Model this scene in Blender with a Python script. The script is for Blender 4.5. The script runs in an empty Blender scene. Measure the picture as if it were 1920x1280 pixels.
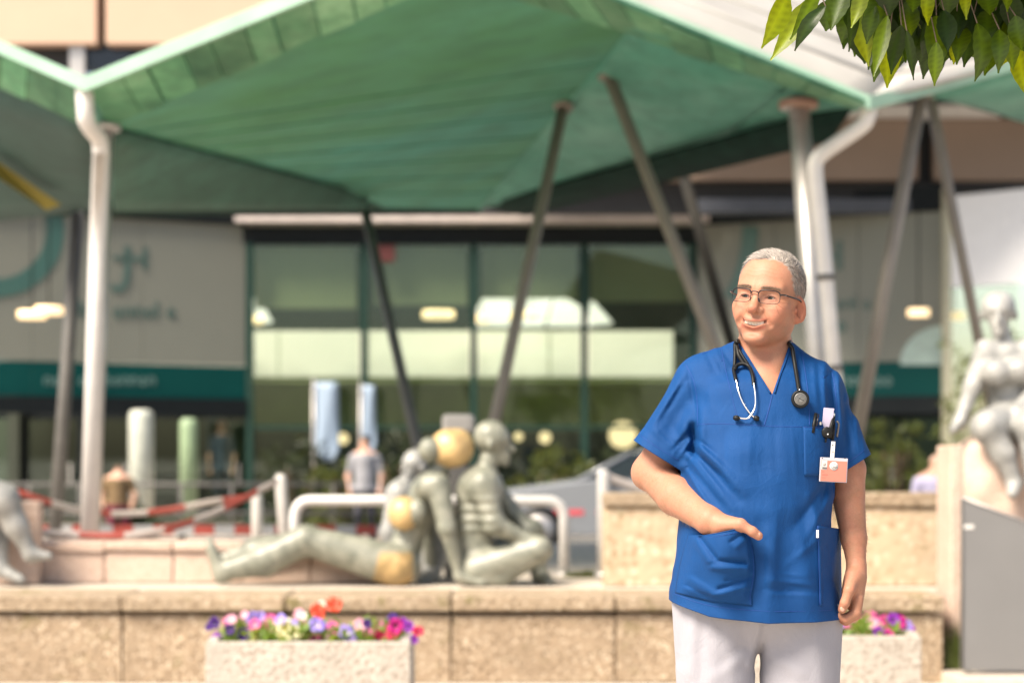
import bpy, bmesh, math, random
import numpy as np
from mathutils import Vector, Matrix
from mathutils.bvhtree import BVHTree
R = math.radians
random.seed(7)
RNG = np.random.default_rng(11)
scene = bpy.context.scene
COL = scene.collection

# ------------------------------------------------------------------ camera, sky, sun, exposure
FPX, CAMH, HORIZON = 3733.3, 1.30, 850.0          # 70 mm lens, camera height, horizon row of the 1920x1280 frame
MAN_Y = 4.725
GROUND = -0.07                                    # paving in front of the wall; the forecourt behind lies at 0
cam_data = bpy.data.cameras.new('camera')
cam_data.lens = 70.0
cam_data.sensor_width = 36.0
cam_data.sensor_fit = 'HORIZONTAL'
cam_data.shift_y = (HORIZON - 640.0) / 1920.0
cam_data.clip_end = 2000.0
cam_data.dof.use_dof = True
cam_data.dof.focus_distance = MAN_Y - 0.08
cam_data.dof.aperture_fstop = 2.6
cam = bpy.data.objects.new('camera', cam_data)
cam.location = (0, 0, CAMH)
cam.rotation_euler = (R(90), 0, 0)
COL.objects.link(cam)
scene.camera = cam

SUN_DIR = Vector((-0.62, -0.56, 1.0)).normalized()     # towards the sun
world = bpy.data.worlds.new('World')
scene.world = world
world.use_nodes = True
wn = world.node_tree
wn.nodes.clear()
sky = wn.nodes.new('ShaderNodeTexSky')
sky.sky_type = 'NISHITA'
sky.sun_disc = False
sky.sun_elevation = math.asin(SUN_DIR.z)
sky.sun_rotation = math.atan2(SUN_DIR.x, SUN_DIR.y)
sky.dust_density = 2.2
sky.air_density = 1.0
bg = wn.nodes.new('ShaderNodeBackground')
bg.inputs['Strength'].default_value = 0.10
wo = wn.nodes.new('ShaderNodeOutputWorld')
wn.links.new(sky.outputs[0], bg.inputs['Color'])
wn.links.new(bg.outputs[0], wo.inputs['Surface'])

sun_data = bpy.data.lights.new('sun', 'SUN')
sun_data.energy = 4.5
sun_data.angle = R(22)
sun_data.color = (1.0, 0.91, 0.79)
sun = bpy.data.objects.new('sun', sun_data)
sun.rotation_euler = SUN_DIR.to_track_quat('Z', 'Y').to_euler()
sun.location = (-20, 10, 30)
COL.objects.link(sun)

scene.view_settings.view_transform = 'Standard'
scene.view_settings.look = 'None'
scene.view_settings.gamma = 1.0
scene.view_settings.exposure = 1.14
scene.view_settings.use_white_balance = True
scene.view_settings.white_balance_temperature = 6850
scene.view_settings.white_balance_tint = 9
scene.render.engine = 'CYCLES'
scene.cycles.use_denoising = True
scene.cycles.max_bounces = 8
scene.cycles.transparent_max_bounces = 16
scene.cycles.sample_clamp_indirect = 8.0

def P(px, py, Y):
    """point seen at a pixel of the 1920x1280 frame, at distance Y"""
    return Vector(((px - 960.0) / FPX * Y, Y, CAMH + (HORIZON - py) / FPX * Y))

# ------------------------------------------------------------------ materials
def srgb(r, g, b):
    f = lambda c: (c / 255 / 12.92) if c / 255 <= 0.04045 else ((c / 255 + 0.055) / 1.055) ** 2.4
    return (f(r), f(g), f(b), 1.0)

class Mat:
    def __init__(s, name):
        s.m = bpy.data.materials.new(name)
        s.m.use_nodes = True
        s.t = s.m.node_tree
        s.b = s.t.nodes['Principled BSDF']
        s.out = s.t.nodes['Material Output']
    def n(s, kind, **kw):
        nd = s.t.nodes.new(kind)
        for k, v in kw.items():
            if hasattr(nd, k): setattr(nd, k, v)
            else: nd.inputs[k].default_value = v
        return nd
    def l(s, a, b): s.t.links.new(a, b)
    def coord(s, kind='Object', scale=None):
        tc = s.n('ShaderNodeTexCoord')
        if scale is None: return tc.outputs[kind]
        mp = s.n('ShaderNodeMapping')
        mp.inputs['Scale'].default_value = scale
        s.l(tc.outputs[kind], mp.inputs['Vector'])
        return mp.outputs[0]
    def noise(s, scale, detail=4, vec=None, rough=0.55, dist=0.0):
        nd = s.n('ShaderNodeTexNoise')
        nd.inputs['Scale'].default_value = scale
        nd.inputs['Detail'].default_value = detail
        nd.inputs['Roughness'].default_value = rough
        nd.inputs['Distortion'].default_value = dist
        if vec is not None: s.l(vec, nd.inputs['Vector'])
        return nd
    def ramp(s, src, stops):
        nd = s.n('ShaderNodeValToRGB')
        el = nd.color_ramp.elements
        while len(el) > 1: el.remove(el[0])
        el[0].position, el[0].color = stops[0]
        for p, c in stops[1:]:
            e = el.new(p); e.color = c
        s.l(src, nd.inputs[0])
        return nd.outputs[0]
    def mix(s, fac, a, b, mode='MIX'):
        nd = s.n('ShaderNodeMix', data_type='RGBA', blend_type=mode)
        for sock, v in ((nd.inputs[0], fac), (nd.inputs[6], a), (nd.inputs[7], b)):
            if hasattr(v, 'links') or hasattr(v, 'is_linked'): s.l(v, sock)
            else: sock.default_value = v
        return nd.outputs[2]
    def bump(s, h, strength=0.3, dist=0.01):
        nd = s.n('ShaderNodeBump')
        nd.inputs['Strength'].default_value = strength
        nd.inputs['Distance'].default_value = dist
        s.l(h, nd.inputs['Height'])
        s.l(nd.outputs[0], s.b.inputs['Normal'])
    def set(s, color=None, rough=None, metal=None, **kw):
        if color is not None:
            if hasattr(color, 'links') or hasattr(color, 'is_linked'): s.l(color, s.b.inputs['Base Color'])
            else: s.b.inputs['Base Color'].default_value = color
        if rough is not None: s.b.inputs['Roughness'].default_value = rough
        if metal is not None: s.b.inputs['Metallic'].default_value = metal
        for k, v in kw.items(): s.b.inputs[k.replace('_', ' ')].default_value = v
        return s.m

def plain(name, color, rough=0.5, metal=0.0, var=0.12, scale=6.0, **kw):
    """a plain painted or natural surface with slight uneven tone"""
    m = Mat(name)
    nz = m.noise(scale, 4, m.coord())
    c = Vector(color[:3])
    lo = tuple(c * (1 - var)) + (1,); hi = tuple(c * (1 + var)) + (1,)
    return m.set(m.ramp(nz.outputs[0], [(0.3, lo), (0.7, hi)]), rough, metal, **kw)

# ------------------------------------------------------------------ objects
def tag(o, label=None, cat=None, group=None, kind=None):
    if label: o['label'] = label
    if cat: o['category'] = cat
    if group: o['group'] = group
    if kind: o['kind'] = kind
    return o
def empty(name, loc=(0, 0, 0)):
    o = bpy.data.objects.new(name, None)
    o.location = loc
    o.empty_display_size = 0.1
    COL.objects.link(o)
    return o
def link(name, me, mat=None, parent=None, smooth=False):
    o = bpy.data.objects.new(name, me)
    COL.objects.link(o)
    if mat is not None and not me.materials: me.materials.append(mat)
    if smooth:
        me.polygons.foreach_set('use_smooth', [True] * len(me.polygons))
    if parent is not None: put(o, parent)
    return o
def put(o, parent):
    o.parent = parent
    o.matrix_parent_inverse = Matrix.Translation(-Vector(parent.location)) if parent.rotation_euler[2] == 0 else parent.matrix_basis.inverted()
    return o
def mesh_from(name, v, f):
    me = bpy.data.meshes.new(name)
    me.from_pydata([tuple(p) for p in v], [], [tuple(q) for q in f])
    me.update()
    return me
def bm_mesh(name, bm):
    me = bpy.data.meshes.new(name)
    bm.normal_update()
    bm.to_mesh(me); bm.free()
    return me
def box_bm(bm, lo, hi, bevel=0.0, seg=1):
    lo, hi = Vector(lo), Vector(hi)
    r = bmesh.ops.create_cube(bm, size=1.0)
    for v in r['verts']:
        v.co = Vector([(lo[i] + hi[i]) / 2 + v.co[i] * (hi[i] - lo[i]) for i in range(3)])
    if bevel > 0:
        es = list({e for v in r['verts'] for e in v.link_edges})
        bmesh.ops.bevel(bm, geom=es, offset=bevel, segments=seg, profile=0.5, affect='EDGES')
def box(name, lo, hi, mat, parent=None, bevel=0.0, seg=1):
    bm = bmesh.new(); box_bm(bm, lo, hi, bevel, seg)
    return link(name, bm_mesh(name, bm), mat, parent)
def frame_of(t):
    t = t.normalized()
    a = Vector((0, 0, 1)) if abs(t.z) < 0.9 else Vector((1, 0, 0))
    u = t.cross(a).normalized()
    return u, t.cross(u).normalized()
def tube_geo(pts, rad, n=10, caps=True):
    pts = [Vector(p) for p in pts]
    if not hasattr(rad, '__len__'): rad = [rad] * len(pts)
    V, F = [], []
    u = None
    for i, p in enumerate(pts):
        t = (pts[min(i + 1, len(pts) - 1)] - pts[max(i - 1, 0)]).normalized()
        if u is None: u, w = frame_of(t)
        else:
            u = (u - t * u.dot(t)).normalized(); w = t.cross(u)
        for k in range(n):
            a = 2 * math.pi * k / n
            V.append(p + (u * math.cos(a) + w * math.sin(a)) * rad[i])
    for i in range(len(pts) - 1):
        for k in range(n):
            F.append((i * n + k, i * n + (k + 1) % n, (i + 1) * n + (k + 1) % n, (i + 1) * n + k))
    if caps:
        F.append(tuple(range(n))[::-1]); F.append(tuple(range((len(pts) - 1) * n, len(pts) * n)))
    return V, F
def tube(name, pts, rad, mat, parent=None, n=10):
    V, F = tube_geo(pts, rad, n)
    o = link(name, mesh_from(name, V, F), mat, parent, smooth=True)
    return o
def smooth_path(pts, n=8):
    """Catmull-Rom through pts"""
    pts = [Vector(p) for p in pts]
    out = []
    for i in range(len(pts) - 1):
        p0, p1, p2, p3 = pts[max(i - 1, 0)], pts[i], pts[i + 1], pts[min(i + 2, len(pts) - 1)]
        for k in range(n):
            t = k / n
            out.append(0.5 * ((2 * p1) + (p2 - p0) * t + (2 * p0 - 5 * p1 + 4 * p2 - p3) * t * t + (3 * p1 - p0 - 3 * p2 + p3) * t ** 3))
    out.append(pts[-1])
    return out
def slab(name, poly, thick, mat, parent=None, nrm=None):
    """a flat or nearly flat polygon (list of 3D points) given thickness along nrm"""
    poly = [Vector(p) for p in poly]
    if nrm is None:
        nrm = Vector((0, 0, 0))
        for i in range(len(poly)):
            nrm += poly[i].cross(poly[(i + 1) % len(poly)])
        nrm.normalize()
    n = len(poly)
    V = poly + [p + nrm * thick for p in poly]
    F = [tuple(range(n))[::-1], tuple(range(n, 2 * n))]
    for i in range(n):
        F.append((i, (i + 1) % n, n + (i + 1) % n, n + i))
    me = mesh_from(name, V, F)
    bm = bmesh.new(); bm.from_mesh(me)
    bmesh.ops.recalc_face_normals(bm, faces=bm.faces)
    bm.to_mesh(me); bm.free()
    return link(name, me, mat, parent)

# ------------------------------------------------------------------ solid modelling with distance fields (numpy)
def A(p): return np.array(p, dtype=np.float32)
def smin(a, b, k):
    if k <= 0: return np.minimum(a, b)
    h = np.maximum(k - np.abs(a - b), 0) / k
    return np.minimum(a, b) - h * h * k * 0.25
def smax(a, b, k): return -smin(-a, -b, k)
def s_cone(p, a, b, ra, rb):
    a, b = A(a), A(b)
    pa, ba = p - a, b - a
    h = np.clip(pa @ ba / max(float(ba @ ba), 1e-12), 0, 1)
    return np.linalg.norm(pa - h[:, None] * ba, axis=1) - (ra + (rb - ra) * h)
def s_ell(p, c, r, M=None):
    q = p - A(c)
    if M is not None: q = q @ M
    r = A(r)
    k0 = np.linalg.norm(q / r, axis=1)
    k1 = np.linalg.norm(q / (r * r), axis=1)
    return k0 * (k0 - 1.0) / np.maximum(k1, 1e-9)
def rot(axis, deg):
    return np.array(Matrix.Rotation(R(deg), 3, axis), dtype=np.float32).T.T
def surface(f, lo, hi, vox, B=12):
    """surface-net mesh of f<0 inside the box; only blocks near the surface are sampled"""
    lo = np.array(lo, float); hi = np.array(hi, float)
    nb = np.ceil((hi - lo) / (vox * B)).astype(int)
    g = np.stack(np.meshgrid(*[np.arange(n) for n in nb], indexing='ij'), -1).reshape(-1, 3)
    cen = lo + (g + 0.5) * vox * B
    d = f(cen.astype(np.float32))
    act = g[np.abs(d) < vox * B * 0.5 * 1.7321 * 1.35 + vox]
    dims = nb * B + 2
    lat = np.stack(np.meshgrid(*[np.arange(B + 1)] * 3, indexing='ij'), -1).reshape(-1, 3)
    keyf = lambda c: (c[..., 0] * dims[1] + c[..., 1]) * dims[2] + c[..., 2]
    VK, VP, Q = [], [], []
    corners = np.array([(i, j, k) for i in (0, 1) for j in (0, 1) for k in (0, 1)])
    edges = [(a, b) for a in range(8) for b in range(a + 1, 8) if np.abs(corners[a] - corners[b]).sum() == 1]
    step = 160
    for s in range(0, len(act), step):
        bl = act[s:s + step]
        base = bl * B
        pts = (lo + (base[:, None, :] + lat[None]) * vox).reshape(-1, 3).astype(np.float32)
        D = f(pts).reshape(len(bl), B + 1, B + 1, B + 1)
        S = D < 0
        c8 = [D[:, c[0]:B + c[0], c[1]:B + c[1], c[2]:B + c[2]] for c in corners]
        inside = sum((c < 0).astype(np.int8) for c in c8)
        m = (inside > 0) & (inside < 8)
        idx = np.argwhere(m)
        if len(idx) == 0: continue
        vals = [c[m] for c in c8]
        acc = np.zeros((len(idx), 3)); cnt = np.zeros(len(idx))
        for a, b in edges:
            va, vb = vals[a], vals[b]
            x = (va < 0) != (vb < 0)
            t = np.where(x, va / np.where(x, va - vb, 1), 0)
            pnt = corners[a][None] + t[:, None] * (corners[b] - corners[a])[None]
            acc += np.where(x[:, None], pnt, 0); cnt += x
        cell = base[idx[:, 0]] + idx[:, 1:]
        VK.append(keyf(cell + 1)); VP.append(lo + (cell + acc / cnt[:, None]) * vox)
        for ax in range(3):
            o = [0, 0, 0]; o[ax] = 1
            s0 = S[:, :B, :B, :B]; s1 = S[:, o[0]:B + o[0], o[1]:B + o[1], o[2]:B + o[2]]
            e = np.argwhere(s0 != s1)
            if len(e) == 0: continue
            flip = s0[e[:, 0], e[:, 1], e[:, 2], e[:, 3]]
            c = base[e[:, 0]] + e[:, 1:] + 1
            u = np.zeros(3, int); w = np.zeros(3, int)
            u[(ax + 1) % 3] = 1; w[(ax + 2) % 3] = 1
            q = np.stack([keyf(c - u - w), keyf(c - w), keyf(c), keyf(c - u)], 1)
            q[~flip] = q[~flip][:, ::-1]
            Q.append(q)
    VK = np.concatenate(VK); VP = np.concatenate(VP); Q = np.concatenate(Q)
    uk, first = np.unique(VK, return_index=True)
    VP = VP[first]
    pos = np.searchsorted(uk, Q)
    pos = np.minimum(pos, len(uk) - 1)
    ok = (uk[pos] == Q).all(1)
    return VP, pos[ok]
def np_mesh(name, V, Q):
    me = bpy.data.meshes.new(name)
    me.vertices.add(len(V)); me.vertices.foreach_set('co', np.ascontiguousarray(V, dtype=np.float32).ravel())
    Q = np.asarray(Q); n = Q.shape[1]
    me.loops.add(Q.size); me.loops.foreach_set('vertex_index', Q.astype(np.int32).ravel())
    me.polygons.add(len(Q)); me.polygons.foreach_set('loop_start', np.arange(0, Q.size, n, dtype=np.int32))
    me.update(calc_edges=True); me.validate()
    return me
def relax(V, Q, it=2, lam=0.5):
    V = V.copy()
    e = np.concatenate([Q[:, [i, (i + 1) % Q.shape[1]]] for i in range(Q.shape[1])])
    for _ in range(it):
        acc = np.zeros_like(V); cnt = np.zeros(len(V))
        for k in range(3):
            acc[:, k] = np.bincount(e[:, 0], V[e[:, 1], k], len(V)) + np.bincount(e[:, 1], V[e[:, 0], k], len(V))
        cnt = np.bincount(e[:, 0], minlength=len(V)) + np.bincount(e[:, 1], minlength=len(V))
        V += lam * (acc / np.maximum(cnt, 1)[:, None] - V)
    return V
def set_colors(me, C, name='tint'):
    at = me.color_attributes.new(name, 'FLOAT_COLOR', 'POINT')
    buf = np.ones((len(C), 4), np.float32); buf[:, :3] = C
    at.data.foreach_set('color', buf.ravel())
def smoothstep(a, b, x):
    t = np.clip((x - a) / (b - a), 0, 1); return t * t * (3 - 2 * t)
def proj(p):
    """frame pixel of world points"""
    return 960 + p[:, 0] / p[:, 1] * FPX, HORIZON - (p[:, 2] - CAMH) / p[:, 1] * FPX
M_BLACK = plain('black_rubber', (0.006, 0.0065, 0.007), 0.5, Specular_IOR_Level=0.25)
M_STEEL = plain('polished_steel', (0.78, 0.76, 0.74), 0.22, 1.0, var=0.04)
# ------------------------------------------------------------------ materials of the place
def aggregate(name, base, light, dark, scale=34, moss=0.0, bump=0.5):
    """exposed-aggregate concrete: pebbles in a matrix, stained, with moss where asked"""
    m = Mat(name)
    co = m.coord('Object')
    oi = m.n('ShaderNodeObjectInfo')
    off = m.n('ShaderNodeVectorMath', operation='MULTIPLY_ADD')
    rv = m.n('ShaderNodeCombineXYZ'); m.l(oi.outputs['Random'], rv.inputs[0]); m.l(oi.outputs['Random'], rv.inputs[2])
    m.l(rv.outputs[0], off.inputs[0]); off.inputs[1].default_value = (37, 11, 23); m.l(co, off.inputs[2])
    vec = off.outputs[0]
    v = m.n('ShaderNodeTexVoronoi'); v.inputs['Scale'].default_value = scale; m.l(vec, v.inputs['Vector'])
    peb = m.ramp(v.outputs['Color'], [(0.2, dark), (0.5, base), (0.8, light)])
    edge = m.ramp(v.outputs['Distance'], [(0.25, (0, 0, 0, 1)), (0.6, (1, 1, 1, 1))])
    col = m.mix(edge, peb, base)
    n1 = m.noise(2.2, 6, vec, 0.6)
    col = m.mix(m.ramp(n1.outputs[0], [(0.35, (0, 0, 0, 1)), (0.7, (0.75, 0.75, 0.75, 1))]), col, tuple(c * 0.72 for c in base[:3]) + (1,))
    if moss:
        n2 = m.noise(5.5, 6, vec, 0.65)
        col = m.mix(m.ramp(n2.outputs[0], [(0.56, (0, 0, 0, 1)), (0.70, (moss, moss, moss, 1))]), col, (0.13, 0.115, 0.03, 1))
    m.bump(v.outputs['Distance'], bump, 0.01)
    return m.set(col, 0.85)
M_WALL = aggregate('tan_exposed_aggregate', (0.33, 0.245, 0.165, 1), (0.60, 0.50, 0.38, 1), (0.12, 0.078, 0.044, 1), 40, 0.45)
M_CAP = aggregate('weathered_wall_cap', (0.33, 0.25, 0.17, 1), (0.52, 0.425, 0.32, 1), (0.14, 0.095, 0.055, 1), 34, 0.95)
M_BACKWALL = aggregate('pale_tan_stone', (0.50, 0.385, 0.265, 1), (0.64, 0.53, 0.40, 1), (0.33, 0.235, 0.14, 1), 20, 0.5)
M_LEDGE = aggregate('pink_granite', (0.58, 0.43, 0.35, 1), (0.66, 0.53, 0.45, 1), (0.46, 0.315, 0.24, 1), 60, 0.15)
M_PLANTER = aggregate('white_wash_concrete', (0.43, 0.385, 0.335, 1), (0.58, 0.54, 0.48, 1), (0.24, 0.185, 0.145, 1), 42, 0.0)
def pave_material():
    m = Mat('sunlit_paving')
    co = m.coord('Object')
    n1 = m.noise(1.2, 6, co)
    br = m.n('ShaderNodeTexBrick'); br.inputs['Scale'].default_value = 2.5
    br.inputs['Color1'].default_value = (0.50, 0.43, 0.36, 1); br.inputs['Color2'].default_value = (0.44, 0.38, 0.32, 1); br.inputs['Mortar'].default_value = (0.30, 0.26, 0.22, 1)
    br.inputs['Mortar Size'].default_value = 0.012
    m.l(co, br.inputs['Vector'])
    return m.set(m.mix(m.ramp(n1.outputs[0], [(0.3, (0, 0, 0, 1)), (0.7, (0.5, 0.5, 0.5, 1))]), br.outputs[0], (0.52, 0.47, 0.40, 1)), 0.85)
M_PAVE = pave_material()
M_ASPHALT = plain('asphalt', (0.12, 0.118, 0.115), 0.9, var=0.2, scale=3)
def copper(name, a, b, c, streak=(1, 1, 1), vlo=0.97, vhi=1.03):
    m = Mat(name)
    vec = m.coord('Object', streak)
    oi = m.n('ShaderNodeObjectInfo')
    n1 = m.noise(0.55, 8, vec, 0.66)
    n2 = m.noise(6, 6, vec, 0.6)
    col = m.ramp(n1.outputs[0], [(0.36, a), (0.5, b), (0.64, c)])
    col = m.mix(m.ramp(n2.outputs[0], [(0.42, (0, 0, 0, 1)), (0.72, (0.6, 0.6, 0.6, 1))]), col, tuple(x * 0.5 for x in b[:3]) + (1,))
    hs = m.n('ShaderNodeHueSaturation'); m.l(col, hs.inputs['Color'])
    mp = m.n('ShaderNodeMapRange'); mp.inputs[3].default_value = vlo; mp.inputs[4].default_value = vhi
    m.l(oi.outputs['Random'], mp.inputs[0]); m.l(mp.outputs[0], hs.inputs['Value'])
    m.bump(n2.outputs[0], 0.2, 0.01)
    return m.set(hs.outputs[0], 0.75)
M_COPPER = copper('green_patina_underside', (0.050, 0.195, 0.080, 1), (0.066, 0.240, 0.140, 1), (0.060, 0.260, 0.200, 1), (0.35, 0.7, 1.3))
M_COPPER2 = copper('teal_patina_underside', (0.045, 0.205, 0.150, 1), (0.080, 0.270, 0.200, 1), (0.145, 0.335, 0.265, 1))
M_SHEET = copper('patina_fascia_sheet', (0.020, 0.120, 0.060, 1), (0.100, 0.290, 0.150, 1), (0.200, 0.400, 0.235, 1), (1.6, 1.6, 1.6), 0.55, 1.15)
M_EDGE = plain('pale_mint_edge', (0.25, 0.40, 0.315), 0.7, var=0.12, scale=3)
M_SHADETEAL = plain('shade_dark_teal', (0.008, 0.026, 0.020), 0.8, var=0.3, Specular_IOR_Level=0.1)
M_ROOFTOP = plain('pale_zinc_roof', (0.31, 0.30, 0.285), 0.65, var=0.10, scale=1.5)
M_GALV = plain('galvanised_steel', (0.46, 0.44, 0.43), 0.38, 0.55, var=0.10, scale=5)
M_GALVDARK = plain('weathered_grey_steel', (0.10, 0.095, 0.09), 0.6, 0.1, var=0.15)
M_STRUT = plain('grey_brown_strut_paint', (0.21, 0.185, 0.155), 0.5, 0.1, var=0.08)
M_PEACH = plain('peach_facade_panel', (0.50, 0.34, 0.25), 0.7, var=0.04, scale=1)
M_SHADEPEACH = plain('shade_toned_peach_panel', (0.24, 0.175, 0.135), 0.7, var=0.05, scale=1)  # peach cladding with the overhang's shade put into the colour
M_JOINT = plain('dark_joint', (0.02, 0.02, 0.022), 0.7)
M_NAVY = plain('dark_metal_frame', (0.009, 0.012, 0.014), 0.6, 0.0, Specular_IOR_Level=0.12)
M_MULLION = plain('dark_green_mullion', (0.014, 0.038, 0.031), 0.6, 0.0, Specular_IOR_Level=0.12)
M_WHITEPAINT = plain('white_paint', (0.62, 0.60, 0.58), 0.45, var=0.06)

# ------------------------------------------------------------------ ground
_X = lambda px, Y: (px - 960) / FPX * Y
def sheet(name, x0, y0, x1, y1, z, mat):
    me = mesh_from(name, [(x0, y0, z), (x1, y0, z), (x1, y1, z), (x0, y1, z)], [(0, 1, 2, 3)])
    o = link(name, me, mat); o['kind'] = 'structure'
    return o
sheet('ground', -300, -300, 300, 500, GROUND, M_PAVE)
fc = box('forecourt', (-60, 19.0, GROUND - .02), (60, 60, 0.0), M_PAVE); fc['kind'] = 'structure'
sheet('road', -59, 23.0, 59, 31.0, 0.004, M_ASPHALT)
st = box('paved_step', (_X(1794, 11.5), 11.45, GROUND - .02), (9, 12.04, 0.0), M_PAVE, None, .006); st['kind'] = 'structure'
TERR = 0.45
ter = box('terrace', (-9, 12.48, GROUND - .02), (9, 19.0, TERR - 0.004), M_PAVE); ter['kind'] = 'structure'

# ------------------------------------------------------------------ low wall in front, block by block
def block_mesh(name, w, d, h, bevel=0.012, rough=0.004, seed=0):
    bm = bmesh.new(); box_bm(bm, (0, 0, 0), (w, d, h), bevel, 2)
    rr = random.Random(seed)
    for v in bm.verts: v.co += Vector((rr.uniform(-1, 1), rr.uniform(-1, 1), rr.uniform(-1, 1))) * rough
    return bm_mesh(name, bm)
def build_front_wall():
    w = empty('low_stone_wall', (0, 11.9, 0))
    tag(w, 'low tan stone wall with mossy cap blocks running behind the man', 'wall')
    Yf = 11.86
    X = lambda px: (px - 960) / FPX * Yf
    step = 309.5
    joints = [227 + step * k for k in range(-3, 6)]
    end = 1772
    k = 0
    for a, b in zip(joints[:-1], joints[1:]):
        if a >= end: break
        x0, x1 = X(a) + 0.004, X(min(b, end)) - 0.004
        if x1 - x0 < 0.1: continue
        o = link('wall_block', block_mesh('wall_block', x1 - x0, 0.46, 0.338 - GROUND, 0.010, 0.004, k), M_WALL, w); o.location = (x0, 0, GROUND); o.matrix_parent_inverse = Matrix.Identity(4)
        j = 2 * ((k * 7) % 3 - 1)
        c = link('wall_cap', block_mesh('wall_cap', x1 - x0, 0.66, 0.088, 0.014, 0.004, k + 50), M_CAP, w); c.location = (x0, -0.04 + 0.002 * j, 0.362); c.matrix_parent_inverse = Matrix.Identity(4)
        k += 1
build_front_wall()

def masonry(name, label, x0, x1, Yf, depth, z0, z1, cap, bw, mat, capmat, cat='wall', hcap=0.075):
    w = empty(name, ((x0 + x1) / 2, Yf, z0)); tag(w, label, cat)
    w.location = (0, Yf, z0)
    n = max(1, round((x1 - x0) / bw)); s = (x1 - x0) / n
    top = z1 - z0
    for i in range(n):
        o = link('wall_block', block_mesh('wall_block', s - 0.008, depth, top - (hcap + 0.006 if cap else 0), 0.01, 0.004, i + 100), mat, w)
        o.location = (x0 + i * s, 0, 0); o.matrix_parent_inverse = Matrix.Identity(4)
        if cap:
            c = link('wall_cap', block_mesh('wall_cap', s - 0.006, depth + 0.05, hcap, 0.012, 0.004, i + 140), capmat, w)
            c.location = (x0 + i * s, -0.025, top - hcap); c.matrix_parent_inverse = Matrix.Identity(4)
    return w
masonry('stone_ledge', 'pale pink granite ledge under the left light post', _X(-60, 13.1), _X(712, 13.1), 13.1, 0.42, TERR, 0.715, True, 0.46, M_LEDGE, M_LEDGE, 'ledge', 0.055)
masonry('garden_wall', 'waist-high pale stone wall behind the man with mossy cap', _X(1133, 12.8), _X(1782, 12.8), 12.8, 0.40, TERR, 1.045, True, 0.78, M_BACKWALL, M_CAP, 'wall', 0.085)
pil = box('stone_pier', (_X(1779, 12.1), 12.05, GROUND), (_X(1803, 12.1), 12.45, 1.35), M_LEDGE, None, 0.01)
tag(pil, 'slim pinkish stone pier between the wall end and the grey sign', 'pier')

# plinth of the figure on the right: rough boulder-like block
def build_plinth():
    f = lambda p: smax(s_ell(p, P(1868, 930, 13.3), (.36, .36, .48)), np.max(np.abs(p - A(P(1872, 960, 13.3))) - A((.33, .34, .52)), axis=1), .08) + 0.012 * np.sin(p[:, 0] * 21) * np.sin(p[:, 2] * 17 + p[:, 1] * 13)
    c = P(1868, 960, 13.3)
    V, Q = surface(f, (c.x - .6, c.y - .6, TERR - 0.02), (c.x + .7, c.y + .6, c.z + .7), .02)
    o = link('stone_plinth', np_mesh('stone_plinth', V, Q), M_LEDGE, None, smooth=True)
    tag(o, 'rounded pinkish stone block carrying the seated white figure', 'plinth')
build_plinth()

# ------------------------------------------------------------------ grey information board on the right
def build_board():
    b = empty('information_board', P(1870, 1258, 11.9)); tag(b, 'plain grey metal board with slanted top at the right edge', 'sign')
    Y = 11.75
    poly = [P(1804, 932, Y), P(1804, 1256, Y), P(1990, 1256, Y), P(1990, 1003, Y)]
    m = plain('grey_coated_metal', (0.19, 0.188, 0.19), 0.42, 0.2, var=0.05, scale=2)
    slab('board_panel', poly, 0.05, m, b, Vector((0, 1, 0)))
    tube('edge_trim', [P(1804, 932, Y - .004), P(1804, 1256, Y - .004)], 0.006, M_GALVDARK, b, n=6)
    tube('edge_trim', [P(1804, 932, Y - .004), P(1990, 1003, Y - .004)], 0.006, M_GALV, b, n=6)
    slab('small_sticker', [P(1808, 983, Y - .004), P(1808, 991, Y - .004), P(1826, 991, Y - .004), P(1826, 983, Y - .004)], 0.002, M_WHITEPAINT, b, Vector((0, 1, 0)))
    for x in (1815, 1975): tube('foot', [P(x, 1258, Y + .03), P(x, 1230, Y + .03)], 0.02, M_GALVDARK, b)
build_board()

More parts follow.
